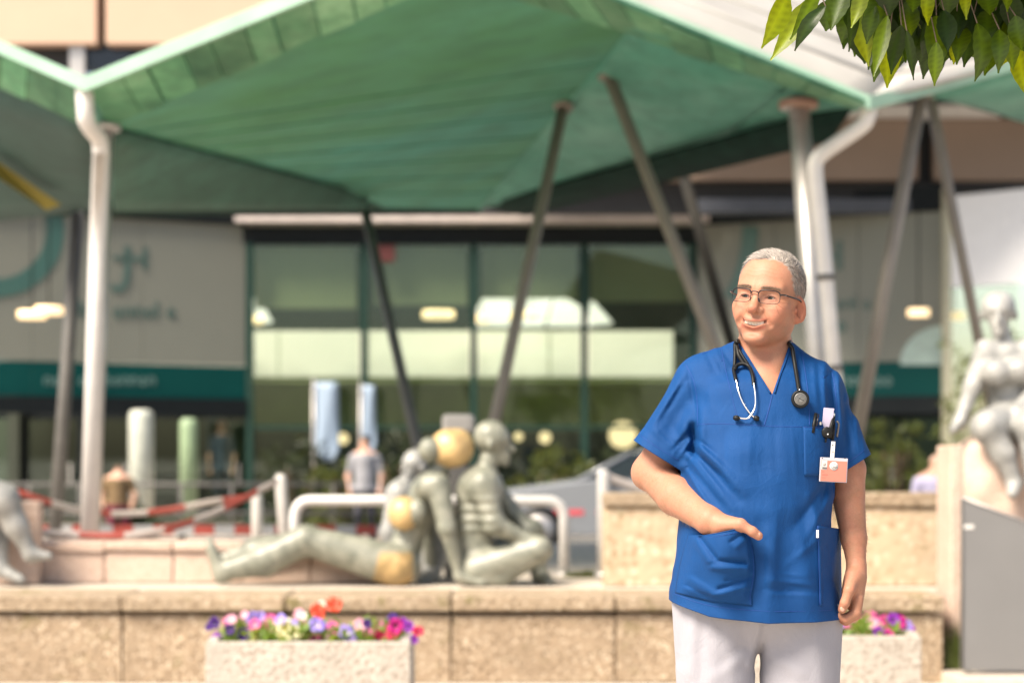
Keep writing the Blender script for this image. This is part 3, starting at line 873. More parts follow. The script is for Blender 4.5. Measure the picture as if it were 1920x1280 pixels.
def build_bedding(name, label, spec, xa, xb, z, Y, d, seed):
    rr = random.Random(seed)
    r = empty(name, ((xa + xb) / 2, Y + d / 2, z - .03)); tag(r, label, 'flowers', 'bedding flowers in the planters')
    pts = [Vector((rr.uniform(xa + .07, xb - .07), Y + rr.uniform(.06, d - .06), z + rr.uniform(-.04, .05))) for _ in range(170)]
    leaf_cluster('foliage', pts, .055, M_BEDLEAF, r, seed)
    m_st = M_BEDLEAF
    for kind, px, py, sc in spec:
        Yd = Y + rr.uniform(.03, d - .08)
        p = P(px, py, Yd)
        fm = rr.choice(FMESH[kind])
        f = link('flower', fm, None, None)
        nrm = Vector((rr.uniform(-.5, .5), -1, rr.uniform(.0, .8))).normalized()
        f.matrix_world = Matrix.Translation(p) @ nrm.to_track_quat('Z', 'Y').to_matrix().to_4x4() @ Matrix.Rotation(rr.uniform(0, 6), 4, 'Z') @ Matrix.Scale(sc * rr.uniform(.95, 1.25), 4)
        f.parent = r; f.matrix_parent_inverse = Matrix.Translation(-r.location)
        foot = Vector((min(max(p.x + rr.uniform(-.03, .03), xa + .07), xb - .07), min(max(Yd, Y + .08), Y + d - .08), z - .03))
        tube('stem', [foot, (foot + p) / 2 + Vector((rr.uniform(-.01, .01), 0, 0)), p - nrm * .012], .003, m_st, r, n=5)
g1 = build_planter('concrete_planter', 'long white aggregate planter left of the man', 385, 770, 1203, 9.6)
SPEC1 = [('violet', 402, 1167, .9), ('violet', 392, 1174, .7), ('violet', 430, 1178, 1), ('violet', 456, 1188, .9), ('purple', 474, 1182, .8), ('purple', 406, 1194, .8), ('pink', 428, 1164, .9), ('palepink', 434, 1160, .8),
         ('lilac', 476, 1160, 1.1), ('lilac', 488, 1156, .9), ('pink', 478, 1170, 1), ('palepink', 470, 1172, .8), ('pink', 508, 1164, 1.1), ('palepink', 500, 1170, 1), ('lilac', 526, 1160, 1), ('cream', 480, 1192, .9), ('cream', 520, 1180, 1.2), ('cream', 534, 1176, 1.2),
         ('cream', 546, 1184, 1.2), ('cream', 528, 1190, 1), ('white', 540, 1170, 1), ('palepink', 560, 1150, .9), ('white', 568, 1154, .8), ('lilac', 552, 1170, .9), ('coral', 596, 1143, 1.25), ('coral', 626, 1132, 1.25), ('coral', 600, 1152, .9), ('white', 604, 1132, .8), ('magenta', 578, 1178, 1), ('magenta', 594, 1188, 1.1), ('magenta', 588, 1196, .9),
         ('lilac', 594, 1170, 1.2), ('lilac', 602, 1174, 1), ('pink', 624, 1176, 1.1), ('pink', 630, 1184, .9), ('palepink', 622, 1190, .8), ('lilac', 650, 1186, 1.1), ('lilac', 658, 1194, 1.1), ('lilac', 644, 1178, .8), ('palepink', 676, 1170, 1.1), ('pink', 684, 1180, 1.1), ('palepink', 670, 1182, .9),
         ('magenta', 700, 1188, 1), ('pink', 696, 1192, .9), ('crimson', 712, 1192, 1), ('violet', 688, 1168, .7), ('pink', 712, 1172, .8), ('crimson', 738, 1180, 1.2), ('magenta', 742, 1172, 1.1), ('crimson', 734, 1188, 1), ('violet', 736, 1158, .8), ('purple', 756, 1168, .9), ('purple', 766, 1174, 1), ('crimson', 784, 1182, .9), ('purple', 776, 1198, .8), ('palepink', 458, 1152, .7), ('cream', 564, 1184, .9), ('pink', 510, 1186, .8), ('crimson', 708, 1198, .8)]
build_bedding('bedding_flowers', 'mixed violet, cream, pink and coral flowers in the left planter', SPEC1, *g1, 21)
g2 = build_planter('concrete_planter', 'white aggregate planter partly hidden by the legs of the man', 1343, 1728, 1192, 9.6)
SPEC2 = [('pink', 1612, 1164, 1), ('white', 1616, 1172, 1), ('cream', 1600, 1180, 1), ('cream', 1606, 1190, 1), ('pink', 1632, 1158, 1.2), ('pink', 1642, 1164, 1.2), ('palepink', 1636, 1168, 1), ('magenta', 1640, 1178, 1.1), ('magenta', 1634, 1184, 1), ('purple', 1648, 1184, .9), ('palepink', 1658, 1180, .9), ('magenta', 1662, 1162, 1),
         ('purple', 1676, 1160, 1), ('magenta', 1686, 1166, 1.1), ('magenta', 1666, 1186, .9), ('lilac', 1700, 1172, .8), ('purple', 1706, 1178, .8), ('pink', 1590, 1166, 1), ('lilac', 1570, 1168, 1), ('pink', 1540, 1172, 1), ('cream', 1500, 1176, 1), ('violet', 1460, 1172, 1), ('pink', 1430, 1176, 1), ('coral', 1390, 1172, 1), ('lilac', 1360, 1176, 1)]
build_bedding('bedding_flowers', 'pink and magenta flowers in the planter behind the legs of the man', SPEC2, *g2, 22)

# ------------------------------------------------------------------ sculptures (bronze figures on the terrace)
def bronze(name, a, b, c, rough=0.34):
    m = Mat(name)
    n1 = m.noise(7, 8, m.coord(), 0.68, 0.6)
    at = m.n('ShaderNodeVertexColor', layer_name='tint')
    col = m.mix(1.0, m.ramp(n1.outputs[0], [(0.3, a), (0.5, b), (0.7, c)]), at.outputs[0], 'MULTIPLY')
    m.set(col, rough, 0.0)
    return m.m
M_BRONZE = bronze('grey_green_bronze', (0.095, 0.105, 0.085, 1), (0.20, 0.205, 0.165, 1), (0.33, 0.325, 0.27, 1), 0.43)
M_PALE = bronze('pale_metal_figure', (0.16, 0.165, 0.16, 1), (0.28, 0.28, 0.27, 1), (0.40, 0.395, 0.38, 1), 0.4)
M_GOLD = plain('polished_gold_leaf', (0.50, 0.345, 0.16), 0.42, 0.1, var=0.35, scale=9)
def face_ops(c, s, fwd, up, dark=True):
    """head with brow, nose, lips, chin and ear as distance-field pieces; s = head half-height"""
    f, u = Vector(fwd).normalized(), Vector(up).normalized()
    sd = f.cross(u)
    L = lambda x, y, z: Vector(c) + sd * (x * s) + f * (y * s) + u * (z * s)
    return L
def head_field(p, c, s, fwd, up):
    L = face_ops(c, s, fwd, up)
    d = s_ell(p, L(0, -.10, .22), (s * .76,) * 3)
    d = smin(d, s_cone(p, L(0, .20, .05), L(0, .34, -.62), s * .56, s * .34), s * .25)
    d = smin(d, s_cone(p, L(-.28, .62, .08), L(.28, .62, .08), s * .10, s * .10), s * .12)
    d = smin(d, s_cone(p, L(0, .72, .02), L(0, .92, -.30), s * .08, s * .13), s * .10)
    d = smin(d, s_cone(p, L(-.16, .70, -.50), L(.16, .70, -.50), s * .10, s * .10), s * .10)
    d = smin(d, s_cone(p, L(-.12, .68, -.64), L(.12, .68, -.64), s * .09, s * .09), s * .08)
    d = smin(d, s_ell(p, L(0, .58, -.88), (s * .20,) * 3), s * .15)
    for e in (-1, 1):
        d = smax(d, -s_ell(p, L(e * .28, .80, -.08), (s * .16,) * 3), s * .12)
        d = smin(d, s_ell(p, L(e * .74, -.02, -.14), (s * .13, s * .16, s * .24)), s * .06)
    return d
def figure(name, label, limbs, head, vox, lo, hi, mat, tint=None, extra=None, k=0.05):
    """seated or lying figure: tapered limbs blended into one surface"""
    def f(p):
        d = None
        for a, b, ra, rb in limbs:
            q = s_cone(p, a, b, ra, rb)
            d = q if d is None else smin(d, q, k)
        if head is not None: d = smin(d, head_field(p, *head), 0.02)
        if extra is not None: d = extra(p, d)
        return d
    V, Q = surface(f, lo, hi, vox)
    V = relax(V, Q, 1, .4)
    me = np_mesh(name, V, Q)
    C = np.ones((len(V), 3)) if tint is None else tint(V)
    set_colors(me, C)
    return me
SY = 12.95
def build_statues():
    s = lambda px, py, dy=0.0: P(px, py, SY + dy)
    u = SY / FPX
    # man sitting cross-legged, looking right
    r = empty('bronze_sculpture', s(925, 1098)); r.location.z = TERR
    tag(r, 'grey-green bronze man sitting cross-legged and looking to the right', 'sculpture', 'figures on the terrace')
    def fingers(limbs, base, dirn, spread, n, L, rad):
        for i in range(n):
            o = Vector(spread) * (i - (n - 1) / 2)
            limbs.append((Vector(base) + o * .6, Vector(base) + o + Vector(dirn) * L, rad, rad * .75))
    limbs = [(s(890, 1062), s(888, 985), 42 * u, 38 * u), (s(888, 985), s(900, 915), 38 * u, 44 * u), (s(905, 912, -.12), s(905, 912, .14), 34 * u, 34 * u), (s(906, 890), s(916, 862), 20 * u, 18 * u),
             (s(908, 906, -.16), s(926, 982, -.19), 25 * u, 20 * u), (s(926, 982, -.19), s(988, 1012, -.16), 20 * u, 12 * u), (s(988, 1012, -.16), s(1010, 1016, -.15), 14 * u, 12 * u),
             (s(920, 908, .18), s(958, 958, .20), 22 * u, 18 * u), (s(958, 958, .20), s(992, 992, .08), 17 * u, 12 * u),
             (s(895, 1068, -.10), s(1010, 1030, -.17), 34 * u, 24 * u), (s(1012, 1030, -.17), s(940, 1084, -.14), 22 * u, 16 * u), (s(940, 1084, -.14), s(905, 1088, -.17), 15 * u, 11 * u),
             (s(900, 1066, .10), s(996, 996, .14), 34 * u, 25 * u), (s(996, 996, .14), s(1012, 1078, .10), 23 * u, 15 * u), (s(1012, 1078, .10), s(1030, 1090, -.02), 15 * u, 11 * u)]
    fingers(limbs, s(1010, 1016, -.15), (.9, -.1, -.35), (0, .022, .008), 4, .06, .010)
    me = figure('figure', '', limbs, (s(924, 826), 43 * u, (1, -.12, -.05), (0.02, 0, 1)), .011, s(820, 1104, -.40) , s(1060, 770, .45), M_BRONZE, k=.05) if False else None
    lo = Vector((s(820, 0).x, SY - .42, TERR - .01)); hi = Vector((s(1064, 0).x, SY + .45, s(0, 768).z))
    def ribs(p, d):
        return d - 0.006 * np.sin(p[:, 2] * 95) * smoothstep(s(0, 1010).z, s(0, 990).z, p[:, 2]) * smoothstep(s(0, 915).z, s(0, 940).z, p[:, 2]) * smoothstep(s(935, 0).x, s(925, 0).x, p[:, 0])
    me = figure('figure', '', limbs, (s(924, 828), 42 * u, (1, -.12, -.05), (0.02, 0, 1)), .011, lo, hi, M_BRONZE, extra=ribs, k=.028)
    link('figure', me, M_BRONZE, r, smooth=True)

    # woman leaning back with gilded breast, hip and hair
    r = empty('bronze_sculpture', s(700, 1098)); r.location.z = TERR
    tag(r, 'grey-green bronze woman leaning back with gilded hair, breast and hip', 'sculpture', 'figures on the terrace')
    limbs = [(s(752, 1058), s(772, 985), 34 * u, 27 * u), (s(772, 985), s(800, 922), 28 * u, 32 * u), (s(806, 912, -.12), s(806, 912, .12), 26 * u, 26 * u), (s(815, 895), s(838, 862), 16 * u, 15 * u),
             (s(822, 908, -.15), s(838, 990, -.20), 22 * u, 17 * u), (s(838, 990, -.20), s(862, 1078, -.17), 16 * u, 10 * u), (s(862, 1080, -.17), s(905, 1092, -.20), 11 * u, 7 * u),
             (s(812, 908, .15), s(800, 990, .24), 20 * u, 16 * u), (s(800, 990, .24), s(812, 1085, .25), 15 * u, 10 * u),
             (s(745, 1060, -.08), s(574, 1012, -.10), 40 * u, 27 * u), (s(572, 1012, -.10), s(496, 1050, -.10), 28 * u, 30 * u), (s(496, 1050, -.10), s(420, 1070, -.10), 30 * u, 18 * u), (s(416, 1078, -.10), s(395, 1024, -.11), 17 * u, 10 * u),
             (s(745, 1062, .10), s(585, 1016, .14), 34 * u, 25 * u), (s(585, 1016, .14), s(480, 1036, .16), 27 * u, 28 * u), (s(480, 1036, .16), s(410, 1052, .18), 27 * u, 16 * u), (s(406, 1062, .18), s(392, 1016, .18), 13 * u, 9 * u)]
    def tint(V):
        C = np.ones((len(V), 3))
        px, py = proj(V)
        gold = smoothstep(703, 709, px + .25 * (py - 1060)) * smoothstep(1030, 1040, py) * smoothstep(776, 772, px)
        C = C * (1 - gold[:, None]) + np.array((1.9, 1.25, .68)) * gold[:, None]
        return C
    lo = Vector((s(372, 0).x, SY - .42, TERR - .01)); hi = Vector((s(925, 0).x, SY + .5, s(0, 800).z))
    me = figure('figure', '', limbs, (s(822, 842), 27 * u, (-.75, -.1, .65), (-.6, 0, -.75) if False else (.65, 0, .75)), .011, lo, hi, M_BRONZE, tint, k=.028)
    link('figure', me, M_BRONZE, r, smooth=True)
    def blob(name, c, rad, mat, M=None, vox=.010):
        rad = Vector(rad); c = Vector(c); e = max(rad) + .03
        V, Q = surface(lambda p: s_ell(p, c, rad, M), c - Vector((e, e, e)), c + Vector((e, e, e)), vox)
        m = np_mesh(name, V, Q); set_colors(m, np.ones((len(V), 3)))
        return link(name, m, mat, r, smooth=True)
    hb = lambda p: smin(s_ell(p, s(846, 840, -.02), (40 * u, 38 * u, 37 * u), rot('Y', 12)), s_ell(p, s(862, 838, .0), (26 * u, 32 * u, 33 * u)), .03)
    V, Q = surface(hb, np.array(s(846, 840)) - .24, np.array(s(846, 840)) + .24, .010)
    link('gilded_hair', np_mesh('gilded_hair', V, Q), M_GOLD, r, smooth=True)
    blob('face', s(806, 843, -.08), (22 * u, 22 * u, 24 * u), M_BRONZE)
    blob('gilded_breast', s(757, 962, -.12), (30 * u, 27 * u, 32 * u), M_GOLD)
    blob('breast', s(781, 960, -.14), (20 * u, 20 * u, 24 * u), M_BRONZE)

    # pale figure seated behind
    r = empty('bronze_sculpture', s(770, 1090, .55)); r.location.z = TERR
    tag(r, 'pale metal figure with smooth egg-shaped head sitting behind the leaning woman', 'sculpture', 'figures on the terrace')
    q = lambda px, py, dy=0: s(px, py, .55 + dy)
    limbs = [(q(752, 1070), q(748, 985), 34 * u, 28 * u), (q(748, 985), q(752, 930), 28 * u, 30 * u), (q(752, 925, -.12), q(752, 925, .12), 26 * u, 26 * u), (q(758, 912), q(770, 890), 15 * u, 14 * u), (q(745, 925, -.15), q(728, 1000, -.18), 20 * u, 16 * u), (q(728, 1000, -.18), q(742, 1075, -.22), 15 * u, 9 * u),
             (q(760, 1075, -.1), q(822, 1000, -.16), 30 * u, 24 * u), (q(822, 1000, -.16), q(806, 1082, -.30), 26 * u, 18 * u), (q(806, 1082, -.30), q(790, 1094, -.40), 16 * u, 12 * u), (q(760, 1075, .1), q(836, 1010, .14), 30 * u, 24 * u), (q(836, 1010, .14), q(850, 1080, .1), 22 * u, 15 * u)]
    lo = Vector((q(690, 0).x, SY + .05, TERR - .01)); hi = Vector((q(890, 0).x, SY + .95, s(0, 820).z))
    me = figure('figure', '', limbs, (q(776, 872), 33 * u, (-.6, -.6, 0), (.05, 0, 1)), .012, lo, hi, M_PALE, k=.045)
    link('figure', me, M_PALE, r, smooth=True)

    # figure cut by the left edge of the picture: seated, legs hanging
    r = empty('bronze_sculpture', P(20, 1092, 12.7)); r.location.z = TERR
    tag(r, 'pale bronze seated figure cut by the left picture edge, bare feet showing', 'sculpture', 'figures on the terrace')
    q = lambda px, py, dy=0: P(px, py, 12.8 + dy)
    limbs = [(q(-70, 940), q(-85, 860), 42 * u, 36 * u), (q(-85, 860), q(-90, 800), 36 * u, 42 * u), (q(-90, 795, -.14), q(-90, 795, .14), 34 * u, 34 * u), (q(-90, 780), q(-85, 745), 20 * u, 18 * u), (q(-85, 800, -.18), q(-60, 880, -.2), 24 * u, 20 * u), (q(-60, 880, -.2), q(-10, 910, -.16), 19 * u, 12 * u),
             (q(-70, 945, -.08), q(5, 935, -.10), 38 * u, 30 * u), (q(5, 935, -.10), q(30, 985, -.08), 28 * u, 22 * u), (q(30, 985, -.08), q(58, 1038, -.06), 20 * u, 13 * u), (q(58, 1040, -.06), q(92, 1042, -.06), 13 * u, 8 * u),
             (q(-70, 945, .10), q(-10, 950, .10), 36 * u, 28 * u), (q(-10, 950, .10), q(0, 1060, .02), 26 * u, 16 * u), (q(0, 1066, .0), q(40, 1086, -.05), 14 * u, 9 * u), (q(-90, 800, .18), q(-110, 890, .2), 24 * u, 19 * u), (q(-110, 890, .2), q(-60, 930, .12), 18 * u, 12 * u)]
    lo = Vector((q(-190, 0).x, 12.8 - .45, TERR - .01)); hi = Vector((q(110, 0).x, 12.8 + .5, q(0, 640).z))
    me = figure('figure', '', limbs, (q(-82, 705), 40 * u, (.8, -.5, 0), (0, 0, 1)), .014, lo, hi, M_PALE, k=.045)
    link('figure', me, M_PALE, r, smooth=True)
    sb = box('seat_block', (q(-150, 0).x, 12.95, TERR), (q(62, 0).x, 13.09, q(0, 940).z), M_LEDGE, r, .01)

    # large pale figure on the plinth at the right
    RY = 13.3; w = RY / FPX
    q = lambda px, py, dy=0: P(px, py, RY + dy)
    r = empty('bronze_sculpture', q(1880, 860)); tag(r, 'large pale figure seated on a stone plinth at the right edge', 'sculpture', 'figures on the terrace')
    limbs = [(q(1898, 790), q(1890, 730), 48 * w, 34 * w), (q(1890, 730), q(1886, 680), 34 * w, 38 * w), (q(1852, 664, -.05), q(1922, 664, -.05), 20 * w, 20 * w), (q(1884, 655), q(1876, 618), 18 * w, 17 * w),
             (q(1848, 656, -.05), q(1824, 724, -.08), 21 * w, 17 * w), (q(1824, 724, -.08), q(1800, 790, -.12), 16 * w, 11 * w), (q(1800, 792, -.12), q(1786, 806, -.16), 13 * w, 9 * w),
             (q(1925, 656, -.05), q(1945, 730, -.15), 22 * w, 18 * w), (q(1945, 730, -.15), q(1905, 770, -.28), 16 * w, 11 * w),
             (q(1890, 795, -.1), q(1852, 800, -.38), 44 * w, 32 * w), (q(1852, 800, -.38), q(1880, 850, -.40), 27 * w, 22 * w), (q(1880, 850, -.40), q(1902, 905, -.40), 22 * w, 14 * w), (q(1902, 908, -.40), q(1898, 925, -.48), 14 * w, 10 * w), (q(1930, 795, -.1), q(1935, 800, -.42), 44 * w, 32 * w), (q(1935, 800, -.42), q(1938, 900, -.42), 28 * w, 14 * w)]
    def ex(p, d):
        d = smin(d, s_ell(p, q(1866, 698, -.17), (26 * w, 24 * w, 24 * w)), .04)
        d = smin(d, s_ell(p, q(1912, 694, -.17), (26 * w, 24 * w, 24 * w)), .04)
        return d
    lo = Vector((q(1770, 0).x, RY - .75, q(0, 945).z)); hi = Vector((q(1990, 0).x, RY + .45, q(0, 525).z))
    me = figure('figure', '', limbs, (q(1872, 586), 42 * w, (-.25, -1, -.1), (0, 0, 1)), .012, lo, hi, M_PALE, extra=ex, k=.03)
    link('figure', me, M_PALE, r, smooth=True)
build_statues()

# grey block on a post behind the figures
def build_capped_post():
    r = empty('capped_post', P(858, 1090, 14.1)); r.location.z = TERR
    tag(r, 'square grey post with rounded block on top behind the gilded hair', 'post')
    a, b = P(829, 812, 14.1), P(890, 776, 14.1)
    box('block', (a.x, 14.05, a.z), (b.x, 14.28, b.z), plain('warm_grey_metal', (.34, .32, .30), .5), r, .035, 3)
    box('shaft', (a.x + .05, 14.1, TERR), (b.x - .05, 14.23, a.z + .003), M_GALVDARK, r, .01)
build_capped_post()

# ------------------------------------------------------------------ rail, bollards, tape, barrier boards
def build_rail():
    r = empty('hoop_rail', P(800, 1080, 13.9)); r.location.z = TERR; tag(r, 'white tubular hoop rail behind the bronze figures', 'rail')
    Y = 13.9
    pts = [P(553, 1078, Y), P(553, 968, Y)] + [P(553 + 26 * (1 - math.cos(a)), 968 - 30 * math.sin(a), Y) for a in (.3, .6, .9, 1.2, 1.57)] + [P(1028, 938, Y)] + [P(1028 + 30 * math.sin(a), 938 + 30 * (1 - math.cos(a)), Y) for a in (.3, .6, .9, 1.2, 1.57)] + [P(1058, 1078, Y)]
    pts[0].z = pts[-1].z = TERR
    tube('hoop', pts, .038, M_WHITEPAINT, r, n=14)
    for p in (pts[0], pts[-1]): tube('base_plate', [p, p + Vector((0, 0, .02))], .075, M_GALV, r, n=16)
build_rail()
BOLL = plain('white_grey_post_paint', (.60, .57, .54), .5)
def bollard(label, px, ytop, Y, lean=0.0, rad=.042, z0=TERR):
    r = empty('bollard', P(px, 1060, Y)); r.location.z = z0; tag(r, label, 'bollard', 'bollards with barrier tape')
    top = P(px - lean, ytop, Y); base = Vector((P(px, 1000, Y).x, Y, z0))
    tube('shaft', [base, top - Vector((0, 0, .03)), top - Vector((0, 0, .012)), top], [rad, rad, rad * .85, rad * .4], BOLL, r, n=14)
    tube('collar', [base, base + Vector((0, 0, .04))], rad * 1.4, M_GALV, r, n=14)
    return top
t1 = bollard('leaning white bollard beside the left end of the hoop rail', 538, 888, 14.3, 12)
t2 = bollard('thin grey bollard to the left of the hoop rail', 482, 925, 16.0, 0, .045)
t3 = bollard('white bollard at the end of the garden wall', 1132, 880, 13.6, 0, .045)
def tape_material():
    m = Mat('red_white_tape')
    at = m.n('ShaderNodeAttribute', attribute_name='along')
    md = m.n('ShaderNodeMath', operation='FRACT'); m.l(at.outputs['Fac'], md.inputs[0])
    st = m.n('ShaderNodeMath', operation='GREATER_THAN'); m.l(md.outputs[0], st.inputs[0]); st.inputs[1].default_value = 0.5
    return m.set(m.mix(st.outputs[0], (.42, .37, .34, 1), (.30, .06, .045, 1)), .45)
M_TAPE = tape_material()
def tape(label, pts, w, piece):
    pts = smooth_path(pts, 8)
    V, F, al = [], [], []
    L = 0
    for i, p in enumerate(pts):
        if i: L += (p - pts[i - 1]).length
        tw = 0.4 * math.sin(L * 2.1)
        n = Vector((0, math.sin(tw) * .6, 1)).normalized()
        V += [p + n * w / 2, p - n * w / 2]; al += [L / (2 * piece)] * 2
    F = [(2 * i, 2 * i + 1, 2 * i + 3, 2 * i + 2) for i in range(len(pts) - 1)]
    me = mesh_from('barrier_tape', V, F)
    at = me.attributes.new('along', 'FLOAT', 'POINT'); at.data.foreach_set('value', al)
    o = link('barrier_tape', me, M_TAPE, None, smooth=True)
    s = o.modifiers.new('thickness', 'SOLIDIFY'); s.thickness = .002
    tag(o, label, 'tape', 'red and white barrier tape')
tape('red and white tape sagging in front of the left downpipe to the leaning bollard', [P(64, 996, 13.3), P(130, 1001, 13.3), P(230, 1004, 13.32), P(310, 992, 13.5), P(400, 962, 13.9), P(520, 902, 14.26)], .050, .30)
tape('red and white tape dropping from the left edge behind the downpipe', [P(-40, 900, 15.0), P(40, 924, 15.0), P(110, 946, 15.2), P(200, 962, 15.6), P(300, 958, 15.8), P(400, 940, 15.9), P(478, 930, 16.0)], .050, .30)
tape('short piece of faded tape leading from the end bollard behind the man', [P(1136, 894, 13.58), P(1170, 906, 13.6), P(1230, 924, 13.6), P(1290, 930, 13.6)], .07, .30)
def build_barrier():
    r = empty('barrier_board', P(380, 1000, 17.5)); r.location.z = TERR; tag(r, 'long red and white striped barrier board on feet behind the figures', 'barrier')
    red, white = plain('red_board_paint', (.27, .04, .03), .6), plain('white_board_paint', (.28, .28, .29), .6)
    x, k = 60, 0
    while x < 730:
        ybox('stripe', x, 984, x + 37.5, 1002, 17.5, .03, red if k % 2 == 0 else white, r)
        x += 38; k += 1
    for x in (120, 340, 560, 700):
        b = P(x, 1000, 17.53); box('foot', (b.x - .03, 17.535, TERR), (b.x + .03, 17.60, b.z + .02), M_GALVDARK, r)
build_barrier()
def build_fence():
    r = empty('railing', P(400, 1000, 30)); r.location.z = 0; tag(r, 'grey metal railing in front of the glass doors', 'railing')
    Y = 31.5
    zt = zpx(908, Y)
    for z in (zt, zt - .45): tube('rail', [Vector((_X(-40, Y), Y, z)), Vector((_X(720, Y), Y, z))], .03, M_GALVDARK, r, n=8)
    for k in range(9):
        x = _X(-40 + k * 95, Y); tube('post', [Vector((x, Y, 0)), Vector((x, Y, zt))], .028, M_GALVDARK, r, n=8)
build_fence()

# ------------------------------------------------------------------ car
def build_car():
    Y = 26.0
    r = empty('parked_car', P(1240, 1030, Y)); r.location.z = 0; tag(r, 'silver saloon car parked behind the hoop rail, nose to the left', 'car')
    paint = plain('silver_car_paint', (.25, .265, .29), .25, .3, var=.02)
    glass = plain('dark_car_glass', (.012, .018, .018), .08)
    X0 = P(890, 0, Y).x
    hw = 0.88
    # side outline (x along the car, z): lofted across the width with tumblehome
    lower = [(0.0, .55), (0.05, .70), (.30, .80), (1.25, .93), (1.45, .96), (3.9, .98), (4.25, .94), (4.38, .75), (4.38, .35), (4.2, .25), (.25, .22), (.03, .32)]
    def loft_body(name, outline, zs, w0, w1, mat):
        V, F = [], []
        n = len(outline)
        secs = [(-1, w1), (-.96, w0), (-.6, w0), (.6, w0), (.96, w0), (1, w1)]
        for sgn, k in secs:
            for x, z in outline:
                cx = 2.2
                V.append((X0 + cx + (x - cx) * k, Y + hw + sgn * hw, z if abs(sgn) < .99 else z * .985 + .005))
        for i in range(len(secs) - 1):
            for j in range(n):
                F.append((i * n + j, i * n + (j + 1) % n, (i + 1) * n + (j + 1) % n, (i + 1) * n + j))
        F.append(tuple(range(n))[::-1]); F.append(tuple(range((len(secs) - 1) * n, len(secs) * n)))
        o = link(name, mesh_from(name, V, F), mat, r)
        bm = bmesh.new(); bm.from_mesh(o.data); bmesh.ops.recalc_face_normals(bm, faces=bm.faces); bm.to_mesh(o.data); bm.free()
        bv = o.modifiers.new('bevel', 'BEVEL'); bv.width = .04; bv.segments = 3
        return o
    loft_body('body', lower, None, 1.0, .975, paint)
    # cabin: roof over pillars and windows
    def cab(t, x):  # height profile
        return x
    roof = [(1.35, .94), (2.05, 1.30), (2.35, 1.36), (3.1, 1.37), (3.45, 1.32), (4.05, .97)]
    V, F = [], []
    for sgn, inset in ((-1, 0), (1, 0)):
        for x, z in roof:
            ins = .16 * (z - .94) / .42
            V.append((X0 + x, Y + hw + sgn * (hw - .03 - ins), z))
    n = len(roof)
    for j in range(n - 1): F.append((j, j + 1, n + j + 1, n + j))
    F += [tuple(range(n))[::-1], tuple(range(n, 2 * n))]
    o = link('windows', mesh_from('windows', V, F), glass, r)
    bm = bmesh.new(); bm.from_mesh(o.data); bmesh.ops.recalc_face_normals(bm, faces=bm.faces); bm.to_mesh(o.data); bm.free()
    top = [(1.98, 1.285), (2.35, 1.375), (3.1, 1.385), (3.5, 1.325)]
    V, F = [], []
    for sgn in (-1, 1):
        for x, z in top: V.append((X0 + x, Y + hw + sgn * (hw - .17), z))
    F = [(j, j + 1, 5 + j, 4 + j) for j in range(3)]
    o = link('roof', mesh_from('roof', V, F), paint, r); sm = o.modifiers.new('t', 'SOLIDIFY'); sm.thickness = .03
    for (xa, za, xb, zb) in ((1.35, .95, 2.05, 1.31), (2.72, .97, 2.72, 1.37), (3.45, 1.33, 4.05, .98)):
        tube('pillar', [Vector((X0 + xa, Y + .025, za)), Vector((X0 + xb, Y + .165, zb))], .028, paint, r, n=8)
    for cx in (.85, 3.5):
        for yy in (Y + .02, Y + 2 * hw - .02):
            w = tube('wheel', [Vector((X0 + cx, yy - .10, .31)), Vector((X0 + cx, yy + .10, .31))], .31, M_BLACK, r, n=24)
            tube('rim', [Vector((X0 + cx, yy - .105, .31)), Vector((X0 + cx, yy + .105, .31))], .20, M_GALV, w, n=16)
    mh = plain('clear_headlight', (.6, .62, .62), .1)
    box('headlight', (X0 + .04, Y + .02, .62), (X0 + .34, Y + .22, .74), mh, r, .03)
    box('headlight', (X0 + .04, Y + 2 * hw - .22, .62), (X0 + .34, Y + 2 * hw - .02, .74), mh, r, .03)
    mr = plain('red_stripe', (.55, .06, .08), .4)
    box('red_stripe', (X0 + 1.0, Y - .008, .50), (X0 + 1.42, Y + .03, .57), mr, r)
    box('red_stripe', (X0 + 1.6, Y - .008, .50), (X0 + 2.4, Y + .03, .57), mr, r)
    tube('wing_mirror', [Vector((X0 + 1.75, Y - .10, .99)), Vector((X0 + 1.75, Y + .05, .98))], .06, paint, r, n=10)
    for x in (2.1, 3.1): box('door_handle', (X0 + x, Y - .012, .86), (X0 + x + .16, Y + .02, .885), M_GALV, r)
build_car()

